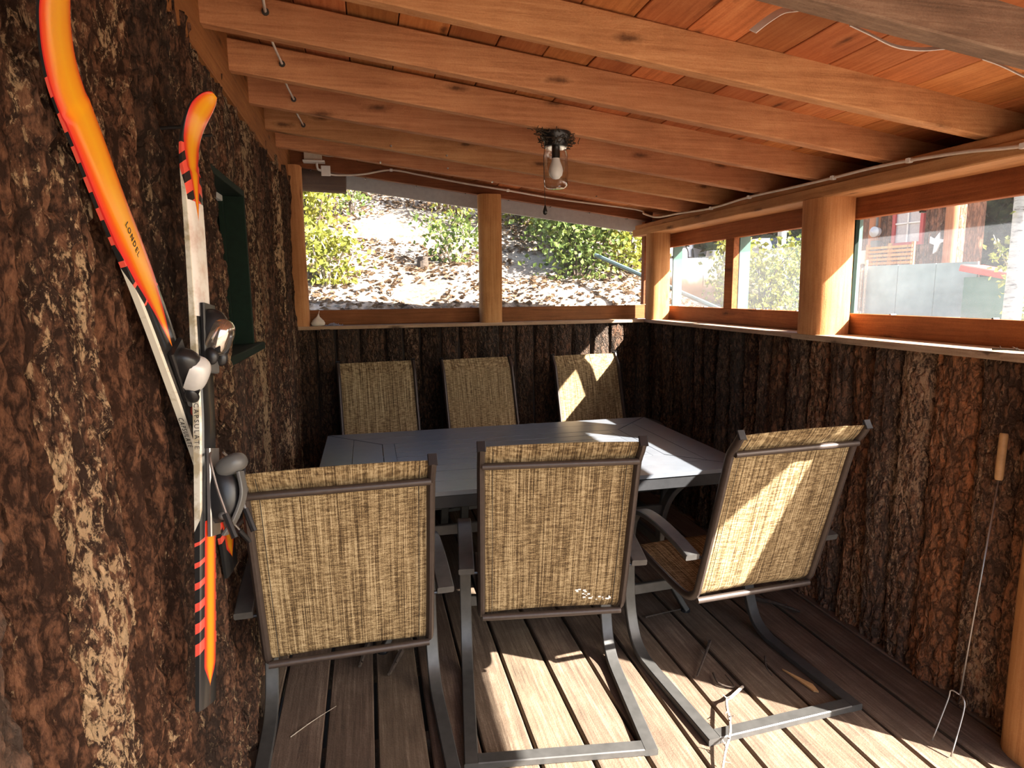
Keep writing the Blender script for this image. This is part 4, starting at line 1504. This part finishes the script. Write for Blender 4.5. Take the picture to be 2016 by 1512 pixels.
def make_ski_mat(name, f0, glare_top, side_hi):
    t = NT(name)
    uv = t.new('ShaderNodeTexCoord').outputs['UV']
    sp_ = t.new('ShaderNodeSeparateXYZ')
    t.set(sp_.inputs[0], uv)
    u = t.math('SUBTRACT', t.math('MULTIPLY', sp_.outputs[0], 2.0), 1.0)
    v = sp_.outputs[1]
    au = t.math('ABSOLUTE', u)
    # half width of the flame: full at the tip, closing to a point before the binding; thin stripe on the tail
    kn = t.new('ShaderNodeFloatCurve')
    cv = kn.mapping.curves[0]
    pts = [(0.0, 0.0), (0.03, 0.0), (0.06, 0.5), (0.25, 0.52), (0.285, 0.52), (0.29, 0.0), (f0, 0.0), (f0 + 0.07, 0.36), (f0 + 0.13, 0.72), (f0 + 0.19, 0.92), (1.0, 1.0)]
    cv.points[0].location = pts[0]
    cv.points[1].location = pts[-1]
    for p in pts[1:-1]:
        cv.points.new(*p)
    for p in cv.points:
        p.handle_type = 'VECTOR'
    kn.mapping.update()
    t.set(kn.inputs['Value'], v)
    kw = kn.outputs[0]
    rel = t.math('DIVIDE', au, t.math('ADD', kw, 0.001))
    flame = t.ramp(rel, [(0.0, (0.78, 0.36, 0.012)), (0.42, (0.76, 0.27, 0.012)), (0.68, (0.66, 0.085, 0.012)), (0.9, (0.60, 0.028, 0.022))])
    inside = t.math('LESS_THAN', rel, 1.0)
    # red blocks on the black flanks
    st = t.math('FRACT', t.math('ADD', t.math('MULTIPLY', v, 30.0), t.math('MULTIPLY', au, 0.6)))
    duty = t.maprange(t.math('ABSOLUTE', t.math('SUBTRACT', v, 0.45)), 0.16, 0.36, 0.08, 0.55)
    red = t.math('LESS_THAN', st, duty)
    zone = t.math('GREATER_THAN', t.math('ABSOLUTE', t.math('SUBTRACT', v, 0.45)), 0.17)
    zone = t.math('MULTIPLY', zone, t.math('LESS_THAN', v, 0.90))
    zone = t.math('MULTIPLY', zone, t.math('GREATER_THAN', v, 0.08))
    blk = t.mix(t.math('MULTIPLY', red, zone), (0.018, 0.018, 0.018), (0.72, 0.09, 0.06))
    # long pale side wall around the binding
    pz = t.math('MULTIPLY', t.math('GREATER_THAN', v, t.math('ADD', 0.27, t.math('MULTIPLY', t.math('SUBTRACT', 1.0, au), 0.12))), t.math('LESS_THAN', v, t.math('SUBTRACT', side_hi, t.math('MULTIPLY', t.math('SUBTRACT', 1.0, au), 0.2))))
    side = t.math('MULTIPLY', t.math('GREATER_THAN', au, 0.72), pz)
    dirt = t.noise(t.obj(), 24, 5, 0.65)
    dr = t.maprange(t.math('ADD', dirt, 0.05 if glare_top else -0.06), 0.5, 0.66)
    pale = t.mix(t.math('MULTIPLY', dr, 0.7), (0.66, 0.62, 0.52), (0.30, 0.23, 0.11))
    base = t.mix(side, blk, pale)
    if glare_top:  # white glare painted onto the top sheet above the toe piece
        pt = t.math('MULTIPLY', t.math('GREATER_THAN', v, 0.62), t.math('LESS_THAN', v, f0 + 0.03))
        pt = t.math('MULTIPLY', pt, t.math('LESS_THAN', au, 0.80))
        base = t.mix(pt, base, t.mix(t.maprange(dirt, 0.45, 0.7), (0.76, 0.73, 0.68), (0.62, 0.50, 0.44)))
    c = t.mix(t.math('MULTIPLY', inside, t.math('LESS_THAN', au, 0.90)), base, flame)
    t.fin(c, 0.22, 0.0, 0.6)
    return t.m


mat_ski = [make_ski_mat('ski_print_worn_glare', 0.78, True, 0.86), make_ski_mat('ski_print', 0.53, False, 0.68)]


def text_mesh(txt, size):
    cu = bpy.data.curves.new('lettering', 'FONT')
    cu.body = txt
    cu.size = size
    cu.extrude = 0.0003
    cu.align_x = 'CENTER'
    cu.align_y = 'CENTER'
    cu.resolution_u = 2
    cu.space_character = 1.35
    ob = bpy.data.objects.new('lettering_tmp', cu)
    COL.objects.link(ob)
    dg = bpy.context.evaluated_depsgraph_get()
    me = bpy.data.meshes.new_from_object(ob.evaluated_get(dg))
    bpy.data.objects.remove(ob, do_unlink=True)
    me.materials.clear()
    return me


def make_ski(path, label, capv, heelv, toev, seed, brake):
    """path: centre-line points tail -> tip. Top sheet faces +X"""
    pts = spline(path, 7)
    org = Vector(path[0])
    n_ = len(pts)
    cum = [0.0]
    for i in range(1, n_):
        cum.append(cum[-1] + (pts[i] - pts[i - 1]).length)
    Ltot = cum[-1]
    us = [0.0, 0.075, 0.20, 0.35, 0.65, 0.80, 0.925, 1.0]
    cols = [(-1, 0.0), (-1, 0.62), (-0.80, 0.92), (-0.42, 1.0), (0.42, 1.0), (0.80, 0.92), (1, 0.62), (1, 0.0)]
    V, UV = [], []
    frames = []
    for i, p in enumerate(pts):
        v = cum[i] / Ltot
        t = (pts[min(i + 1, n_ - 1)] - pts[max(i - 1, 0)]).normalized()
        nn = Vector((1, -0.2, 0))
        nn = (nn - t * nn.dot(t)).normalized()
        s = nn.cross(t).normalized()          # points +Y-ish
        if s.y < 0:
            s = -s
        w_ = 0.034 + 0.007 * abs(v - 0.45) / 0.55
        if v > 0.95:
            w_ *= math.sqrt(max(0.05, 1 - ((v - 0.95) / 0.052) ** 2))
        th = 0.023 - 0.013 * abs(v - 0.45) / 0.55
        if v > 0.86:
            th *= 0.75
        frames.append((p, t, s, nn, th, w_, v))
        for a, b in cols:
            V.append(p + s * (a * w_) + nn * (b * th) - org)
    nc = len(cols)
    F = []
    fuv = []
    for i in range(n_ - 1):
        for k in range(nc):
            k2 = (k + 1) % nc
            F.append((i * nc + k, i * nc + k2, (i + 1) * nc + k2, (i + 1) * nc + k))
            ua, ub = us[k], us[k2]
            if k == nc - 1:
                ua = ub = 1.0
            va, vb = frames[i][6], frames[i + 1][6]
            fuv += [(ua, va), (ub, va), (ub, vb), (ua, vb)]
    F.append(tuple(range(nc)))
    fuv += [(us[k], 0.0) for k in range(nc)]
    F.append(tuple((n_ - 1) * nc + k for k in range(nc))[::-1])
    fuv += [(us[k], 1.0) for k in range(nc)][::-1]
    me = bpy.data.meshes.new('board')
    me.from_pydata([tuple(q) for q in V], [], F)
    lay = me.uv_layers.new(name='UVMap')
    for j, q in enumerate(fuv):
        lay.data[j].uv = q
    me.update()
    ski = tag(empty('ski', org), label, 'ski')
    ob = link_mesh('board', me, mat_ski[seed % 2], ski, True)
    me.set_sharp_from_angle(angle=math.radians(35))

    def fr_at(v):
        i = min(range(n_), key=lambda j: abs(frames[j][6] - v))
        return frames[i]

    def put(name, mb, v, mat, parent=None, auto=35):
        p, t, s, nn, th, w_, _ = fr_at(v)
        Mx = Matrix((s, t, nn)).transposed()
        mb.v = [tuple(Mx @ Vector(q) + p + nn * th - org) for q in mb.v]
        return mb.build(name, mat, parent or ski, auto=auto)

    def prof(side, wd):
        """polygon in (t, n) extruded across the ski"""
        return MB().poly([(-wd / 2, a, b) for a, b in side], (1, 0, 0), wd)
    # toe piece
    toe = put('toe_base', MB().box((0, -0.005, 0.005), (0.056, 0.135, 0.011), ch=0.003), toev, mat_black)
    put('toe_housing', MB().dome((0, 0.006, 0.008), (0.026, 0.046, 0.040), 0.0, e=2.5), toev, mat_black, toe)
    cov = MB().dome((0, 0, 0), (0.030, 0.044, 0.030), -0.2, e=2.6)
    Rc = Matrix.Rotation(math.radians(24), 3, 'X')
    cov.v = [tuple(Rc @ Vector(q) + Vector((0, -0.012, 0.026))) for q in cov.v]
    put('toe_cover', cov, toev, mat_silver if seed == 1 else mat_chrome, toe)
    put('toe_window', prof([(-0.036, 0.040), (-0.048, 0.036), (-0.050, 0.027), (-0.040, 0.029)], 0.052), toev, mat_black, toe)
    for sg in (-1, 1):
        put('toe_wing', MB().dome((sg * 0.024, -0.056, 0.020), (0.010, 0.020, 0.015), -0.9), toev, mat_black, toe)
    put('toe_pad', MB().box((0, -0.078, 0.010), (0.044, 0.03, 0.012), ch=0.003), toev, mat_grey, toe)
    # heel piece
    heel = put('heel_track', MB().box((0, -0.01, 0.005), (0.046, 0.19, 0.010), ch=0.002), heelv, mat_steel)
    put('heel_housing', MB().dome((0, -0.018, 0.010), (0.025, 0.062, 0.052), 0.0, e=2.4), heelv, mat_black, heel)
    cup = MB().dome((0, 0, 0), (0.029, 0.022, 0.034), -0.8, e=2.5)
    Rc = Matrix.Rotation(math.radians(-25), 3, 'X')
    cup.v = [tuple(Rc @ Vector(q) + Vector((0, 0.046, 0.046))) for q in cup.v]
    put('heel_cup', cup, heelv, mat_grey, heel)
    put('heel_lever', MB().bar(spline([(0, 0.030, 0.064), (0, -0.02, 0.070), (0, -0.07, 0.052), (0, -0.105, 0.028)], 4), 0.028, 0.008, (1, 0, 0), 0.002), heelv, mat_grey, heel)
    put('heel_dial', MB().dome((0, -0.062, 0.030), (0.0262, 0.012, 0.012), -0.9), heelv, mat_yellow if seed == 1 else mat_grey, heel)
    bk = MB()
    for sg in (-1, 1):
        bk.tube(spline([(sg * 0.030, 0.075, 0.015), (sg * 0.046, 0.060, 0.02), (sg * 0.050, 0.00, 0.035), (sg * 0.052, -0.06, 0.055)], 4), 0.0028, 6)
    put('brake_wire', bk, heelv, mat_steel, heel)
    for sg in (-1, 1):
        put('brake_tip', MB().box((sg * 0.053, -0.082, 0.062), (0.012, 0.055, 0.014), Matrix.Rotation(-0.35, 3, 'X'), 0.004), heelv, mat_black, heel)
    if brake:
        put('brake_pedal', MB().box((0, 0.085, 0.045), (0.05, 0.05, 0.006), Matrix.Rotation(0.5, 3, 'X'), 0.002), heelv, mat_grey, heel)
    # lettering: on the side wall and on the top sheet
    p, t, s, nn, th, w_, _ = fr_at(capv)
    o = bpy.data.objects.new('lettering', text_mesh('CAPSULATE', 0.0150))
    o.data.materials.append(mat_print)
    COL.objects.link(o)
    o.parent = ski
    o.matrix_basis = Matrix.Translation(p - s * (w_ + 0.0006) + nn * (th * 0.33) - org) @ Matrix((-t, nn, -s)).transposed().to_4x4()
    if seed == 1:
        p, t, s, nn, th, w_, _ = fr_at(0.70)
        o = bpy.data.objects.new('lettering', text_mesh('LONDEL', 0.0150))
        o.data.materials.append(mat_print)
        COL.objects.link(o)
        o.parent = ski
        yy = nn.cross(-t)
        o.matrix_basis = Matrix.Translation(p + nn * (th + 0.0007) - org) @ Matrix((-t, yy, nn)).transposed().to_4x4()
    # red ring mark behind the toe piece
    put('ring_mark', MB().lathe([(0.010, 0.0), (0.010, 0.0008), (0.014, 0.0008), (0.014, 0.0)], (0.0, -0.125, 0.0006), 14), toev, mat_redprint, ski)
    return ski


def tip_arc(body, offs):
    """continue a straight ski body beyond its last point, curling towards the room (+X)"""
    t0 = (body[-1] - body[-3]).normalized()
    return body + [body[-1] + t0 * d + Vector((o, 0, 0)) for d, o in offs]


X1 = -0.412
s1 = [onx(px, py, X1) for px, py in ((452, 1120), (438, 1040), (412, 960), (385, 875), (345, 760), (300, 630), (252, 500), (214, 405), (172, 293), (138, 205))]
s1 = tip_arc(s1, ((0.045, 0.002), (0.09, 0.010), (0.13, 0.022), (0.165, 0.036), (0.195, 0.052)))
make_ski(s1, 'orange and black ski slanting across the bark wall, tip out of the picture', 0.372, 0.18, 0.492, 1, True)
X2 = -0.372
s2 = [onx(px, py, X2) for px, py in ((402, 1388), (401, 1250), (399, 1100), (397, 960), (394, 820), (390, 690), (385, 570), (379, 460), (374, 380), (370, 318))]
s2 = tip_arc(s2, ((0.04, 0.003), (0.075, 0.012), (0.105, 0.025), (0.130, 0.042), (0.150, 0.060)))
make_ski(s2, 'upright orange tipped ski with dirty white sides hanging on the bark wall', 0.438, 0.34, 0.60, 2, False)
for px, py, lab in ((338, 252, 'left bent nail holding the upright ski by its tip'), (398, 268, 'right bent nail behind the upright ski tip')):
    q = onx(px, py, -0.40)
    nl = MB().tube([(-0.50, q.y, q.z - 0.01), (-0.41, q.y, q.z), (-0.375, q.y, q.z + 0.004)], 0.004, 6).build('wall_nail', mat_iron)
    tag(nl, lab, 'nail')

# ================================================================== LAMP
LXP, LYP = 0.785, 2.556
zl = zraf(LXP) - 0.002
lamp = tag(empty('jar_lamp', (LXP, LYP, zl)), 'glass jar ceiling lamp with unlit bulb and pull cord', 'lamp')
MB().lathe([(0.060, 0.0), (0.060, -0.018), (0.050, -0.030), (0.047, -0.055), (0.0, -0.055)][::-1], (0, 0, 0), 24).build('cap', mat_iron, lamp, auto=40)
MB().lathe([(0.040, -0.052), (0.040, -0.066), (0.046, -0.076), (0.0505, -0.095), (0.0505, -0.195), (0.047, -0.212), (0.034, -0.220), (0.0, -0.221)], (0, 0, 0), 32).build('jar', mat_jar, lamp, auto=60)
MB().lathe([(0.0430, -0.058), (0.0430, -0.062)], (0, 0, 0), 24).build('jar_thread', mat_jar, lamp)
sk = MB().lathe([(0.0, -0.100), (0.017, -0.100), (0.017, -0.056), (0.0, -0.056)], (0, 0, 0), 16).build('socket', mat_iron, lamp, auto=40)
MB().lathe([(0.0, -0.184), (0.013, -0.181), (0.026, -0.168), (0.030, -0.150), (0.026, -0.132), (0.018, -0.112), (0.0155, -0.100), (0.0, -0.100)], (0, 0, 0), 20).build('bulb', mat_bulb, lamp, auto=60)
cdp = [(-0.046, 0, -0.04), (-0.052, 0, -0.10), (-0.050, 0.0, -0.20), (-0.046, 0, -0.285)]
pc = MB().tube(cdp, 0.0012, 5).build('pull_cord', mat_print, lamp)
MB().lathe([(0.0, 0.022), (0.003, 0.016), (0.010, -0.008), (0.0085, -0.018), (0.0, -0.023)][::-1], (-0.046, 0, -0.305), 12).build('pull_knob', mat_iron, pc, auto=60)
rg = random.Random(8)
m = MB()
for k in range(150):
    a = rg.uniform(0, 6.28)
    r = 0.048 + abs(rg.gauss(0, 0.024))
    z = -rg.uniform(0.0, 0.05) * (1.2 - min(1, (r - 0.048) / 0.06))
    p = Vector((math.cos(a) * r, math.sin(a) * min(r, 0.06), z - SL * math.cos(a) * r))
    d = Vector((rg.gauss(0, 1), rg.gauss(0, 1), rg.gauss(0, 0.8))).normalized() * rg.uniform(0.008, 0.02)
    m.tube([p - d, p + Vector((rg.gauss(0, 0.004),) * 3), p + d], 0.0016, 4)
ns = m.build('wasp_nest', mat_nest)
ns.location = (LXP, LYP, zl - 0.002)
tag(ns, 'dark tangle of nest fibres clinging around the lamp cap', 'nest', kind='stuff')

# ================================================================== CORDS
p = [ony(648, 343, 4.385), ony(668, 345, 4.395), ony(715, 343, 4.40), ony(770, 335, 4.40), ony(830, 345, 4.38), ony(920, 362, 4.25), ony(1000, 375, 4.25), ony(1100, 392, 4.36), ony(1250, 412, 4.34)]
p += [Vector((1.93, 4.17, 2.03)), Vector((1.972, 4.05, 1.995)), Vector((1.980, 3.76, 1.985)), onx(1400, 410, 1.982), onx(1475, 388, 1.982), onx(1560, 369, 1.982), onx(1640, 350, 1.982), onx(1715, 331, 1.982),
      onx(1790, 316, 1.982), onx(1900, 299, 1.982), onx(2016, 287, 1.982), Vector((1.982, 1.2, 1.90))]
ec = tag(empty('extension_cord', p[0]), 'off-white extension cord tacked along the back header and right beam', 'cord')
MB().tube([q - p[0] for q in spline(p, 8)], 0.0062, 8).build('cord', mat_cord, ec, True)
for q in (p[3], p[6], p[12], p[13], p[15], p[17], p[19]):
    MB().box((q.x - p[0].x, q.y - p[0].y, q.z - p[0].z), (0.018, 0.018, 0.017), ch=0.002).build('staple', mat_white, ec)
q = ony(616, 308, 4.385)
ob_ = tag(empty('outlet_box', (q.x, 4.385, q.z - 0.03)), 'white outlet box on the header beside the left corner post', 'outlet')
MB().box((0, 0.018, 0.03), (0.11, 0.05, 0.055), ch=0.004).build('housing', mat_cloth, ob_)
MB().box((0.005, 0.0, -0.004), (0.135, 0.085, 0.012), ch=0.003).build('lid', mat_white, ob_)
MB().tube(spline([(0.05, -0.01, 0.045), (0.09, -0.012, 0.035), (0.15, -0.012, 0.035)], 4), 0.006, 6).build('lead', mat_cord, ob_, True)
q2 = ony(640, 336, 4.37)
pg = tag(empty('plug_adapter', (q2.x, 4.375, q2.z - 0.03)), 'white plug with hanging tag under the outlet box', 'plug')
MB().box((0.004, 0, 0.03), (0.058, 0.018, 0.062), ch=0.003).build('body', mat_white, pg)
MB().tube(spline([(-0.02, 0, 0.03), (-0.045, 0, 0.04), (-0.05, 0.005, 0.075), (-0.045, 0.01, 0.10)], 4), 0.008, 6).build('lead', mat_white, pg, True)

cb = [ony(514, -20, 1.78), ony(522, 22, 2.118), ony(524, 30, 2.19), ony(532, 72, 2.32), ony(555, 125, 2.522), ony(557, 132, 2.60), ony(562, 162, 2.72), ony(578, 195, 2.922), ony(579, 201, 3.0), ony(584, 222, 3.14), ony(597, 246, 3.352)]
ca = tag(empty('electric_cable', cb[0]), 'thin pale cable threaded through the rafters by the bark wall', 'cable')
MB().tube([q - cb[0] for q in spline(cb, 5)], 0.0045, 6).build('cable', mat_cord, ca, True)
for q in (cb[1], cb[4], cb[7], cb[10]):
    MB().lathe([(0.0, -0.003), (0.011, -0.003), (0.011, 0.003), (0.0, 0.003)], q - cb[0] + Vector((0, 0.003, 0)), 10, R90).build('hole_collar', mat_print, ca)
# nails in the far rafters and a bent one
for px, py, Y, mt_ in ((770, 287, 3.36, mat_nail), (880, 306, 3.36, mat_nail), (882, 331, 3.73, mat_nail), (749, 319, 3.73, mat_nail), (970, 358, 3.73, mat_nail), (1175, 386, 3.73, mat_iron)):
    q = ony(px, py, Y - 0.012)
    MB().tube([q + Vector((0, 0.02, 0)), q], 0.0045 if mt_ is mat_nail else 0.003, 8).build('nail', mt_, ceiling)

# torn plastic hanging from the roof behind the front rafter
for path, wd, lab in (([ony(1482, 62, 1.50), ony(1510, 40, 1.50), ony(1540, 22, 1.50), ony(1575, 16, 1.48)], 0.022, 'torn white plastic scrap stuck to the roof planks at top centre'),
                      ([ony(1672, 48, 1.42), ony(1710, 66, 1.42), ony(1760, 90, 1.42), ony(1810, 97, 1.42), ony(1858, 94, 1.42)], 0.014, 'long curved strip of white plastic under the front rafter'),
                      ([ony(1932, 114, 1.42), ony(1970, 128, 1.42), ony(2016, 150, 1.42), ony(2060, 165, 1.42)], 0.014, 'white plastic strip at the right edge under the front rafter')):
    o0 = path[0]
    tag(MB().bar([q - o0 for q in spline(path, 5)], wd, 0.0025, (0, 0.6, 0.8), 0.0005).build('plastic_strip', mat_paper), lab, 'plastic strip').location = o0

# ================================================================== SMALL THINGS
# roasting fork leaning against the right wall
ft = onx(1977, 853, 2.020)
fh = onx(1966, 945, 2.000)
fj = onx(1890, 1368, 1.865)
fk = tag(empty('roasting_fork', (fj.x, fj.y, 0)), 'long two-pronged roasting fork with wooden handle leaning on the right wall', 'fork')
o0 = Vector(fk.location)
MB().tube(spline([fh - o0, fh.lerp(ft, 0.1) - o0, fh.lerp(ft, 0.5) - o0, fh.lerp(ft, 0.9) - o0, ft - o0], 3), 0.0125, 12, [0.8, 0.9, 0.95, 1, 1, 1, 1, 1, 1, 1, 1, 0.95, 0.85]).build('handle', mat_handle, fk, auto=50)
MB().tube([fh - o0, fj - o0], 0.0028, 6).build('rod', mat_steel, fk, True)
for px, py, sd_ in ((1835, 1458, -1), (1872, 1490, 1)):
    e = onz(px, py, 0.004)
    c1 = fj + Vector((-0.012, 0.022 * -sd_, 0.004))
    c2 = fj.lerp(e, 0.25) + Vector((0, 0.02 * -sd_, 0.01))
    MB().tube(spline([fj - o0, c1 - o0, c2 - o0, e - o0], 5), 0.0026, 6).build('prong', mat_steel, fk, True)


def twig(pts, r, mat, label, name='twig', thorns=0, seed=1, cat='twig'):
    P = [Vector(q) for q in pts]
    o0 = Vector((P[0].x, P[0].y, 0))
    sp_ = spline([q - o0 for q in P], 5)
    m = MB().tube(sp_, r, 6, [1 - 0.5 * i / (len(sp_) - 1) for i in range(len(sp_))])
    rg = random.Random(seed)
    for k in range(thorns):
        q = sp_[rg.randrange(1, len(sp_) - 1)]
        d = Vector((rg.uniform(-1, 1), rg.uniform(-1, 1), rg.uniform(0.1, 1))).normalized() * rg.uniform(0.01, 0.03)
        m.tube([q, q + d], r * 0.5, 4, [1, 0.3])
    o = m.build(name, mat, None)
    o.location = o0
    return tag(o, label, cat)


def fl(px, py, z=0.008):
    q = onz(px, py, z)
    return (q.x, q.y, q.z)


twig([fl(1462, 1352), fl(1440, 1372, 0.02), fl(1430, 1382, 0.03), fl(1438, 1435, 0.04), fl(1428, 1480, 0.028), fl(1420, 1530, 0.014)], 0.006, mat_twigl, 'pale thorny stick lying over the base of the near right chair', 'thorny_stick', 12, 3, 'stick')
twig([fl(1398, 1262, 0.012), fl(1388, 1290, 0.02), fl(1372, 1332, 0.01)], 0.007, mat_twig, 'short dark stick in the shade between the middle and right near chairs', 'stick', 4, 4, 'stick')
twig([fl(1404, 1325), fl(1415, 1345, 0.012), fl(1445, 1352), fl(1428, 1328)], 0.004, mat_twig, 'curled dark twig near the pale thorny stick', 'twig', 0, 5)
twig([fl(1506, 1292, 0.01), fl(1508, 1312, 0.02), fl(1520, 1330, 0.006)], 0.004, mat_twig, 'tiny bent twig between boards inside the right chair base', 'twig', 1, 6)
twig([fl(1488, 1178, 0.01), fl(1530, 1188, 0.02), fl(1575, 1204, 0.01)], 0.011, mat_twig, 'dark rough stick under the right chair beside the wall', 'stick', 5, 7, 'stick')
twig([fl(572, 1451, 0.004), fl(615, 1420, 0.006), fl(662, 1390, 0.004)], 0.0018, mat_twigl, 'thin pale straw on the boards below the left near chair', 'straw', 1, 8, 'straw')
twig([fl(724, 1268, 0.014), fl(715, 1290, 0.016), fl(708, 1312, 0.012)], 0.013, mat_twig, 'dark curled bark piece under the left near chair', 'bark_curl', 2, 9, 'bark')
twig([fl(790, 1282, 0.016), fl(778, 1305, 0.018), fl(766, 1328, 0.012)], 0.014, mat_twig, 'knotted bark piece right of the dark curl under the left chair', 'bark_curl', 3, 10, 'bark')
twig([fl(1270, 1215, 0.008), fl(1300, 1208, 0.012), fl(1345, 1198, 0.008)], 0.005, mat_twig, 'straight dark twig across the boards left of the right near chair', 'twig', 1, 12)
c0, c1 = Vector(fl(1540, 1317, 0.004)), Vector(fl(1612, 1362, 0.004))
dd = (c1 - c0)
sd_ = Vector((-dd.y, dd.x, 0)).normalized()
ch = MB().poly([(0, 0, 0), tuple(dd * 0.5 + sd_ * 0.012), tuple(dd * 0.75 + sd_ * 0.020), tuple(dd), tuple(dd * 0.92 - sd_ * 0.012), tuple(dd * 0.55 - sd_ * 0.006)], (0, 0, 1), 0.006).build('wood_chip', mat_handle)
ch.location = (c0.x, c0.y, 0.0)
tag(ch, 'orange wood splinter on the boards inside the right chair base', 'wood chip')
# things on the back sill
q = ony(625, 637, 4.30)
po = tag(empty('cloth_pouch', (q.x, 4.30, 1.288)), 'small cream gathered pouch on the back sill by the left post', 'pouch')
m = MB()
n = 18
vs = []
for i, (r, z) in enumerate([(0.020, 0.0), (0.040, 0.006), (0.044, 0.020), (0.036, 0.036), (0.022, 0.050), (0.010, 0.062), (0.004, 0.078), (0.002, 0.085)]):
    for k in range(n):
        a = 2 * PI * k / n
        f = 1 + 0.16 * math.cos(3 * a + 0.5) * (1 - i / 8)
        vs.append((r * f * math.cos(a) + (0.012 * (i / 7) ** 2), r * f * math.sin(a), z))
fs = [tuple(range(n))[::-1], tuple(7 * n + k for k in range(n))]
for i in range(7):
    for k in range(n):
        k2 = (k + 1) % n
        fs.append((i * n + k, i * n + k2, (i + 1) * n + k2, (i + 1) * n + k))
m.add(vs, fs)
m.build('bag', mat_cloth, po, True)
MB().tube([(0.011, 0, 0.078), (0.013, 0, 0.09), (0.016, 0.0, 0.098)], 0.0025, 6).build('tie', mat_cloth, po)
rg = random.Random(4)
m = MB()
for k in range(70):
    x_ = rg.gauss(0, 0.022)
    q_ = Vector((x_, rg.gauss(0, 0.010), 0.002 + abs(rg.gauss(0, 0.009)) * max(0.2, 1 - abs(x_) / 0.05)))
    d = Vector((rg.gauss(0, 1), rg.gauss(0, 1), rg.gauss(0, 0.4))).normalized() * 0.010
    e0, e1 = q_ - d, q_ + d
    e0.z = max(e0.z, 0.001)
    e1.z = max(e1.z, 0.001)
    m.tube([e0, q_, e1], 0.0018, 4)
ln = m.build('lint_tuft', mat_lint)
q = ony(657, 636, 4.30)
ln.location = (q.x, 4.30, 1.288)
tag(ln, 'tuft of blue-grey lint beside the cream pouch on the sill', 'lint', kind='stuff')
twig([(2.035, 1.66, 1.293), (2.05, 1.60, 1.295), (2.045, 1.54, 1.293)], 0.004, mat_twig, 'dry twig lying on the right sill near the picture edge', 'twig', 3, 14)
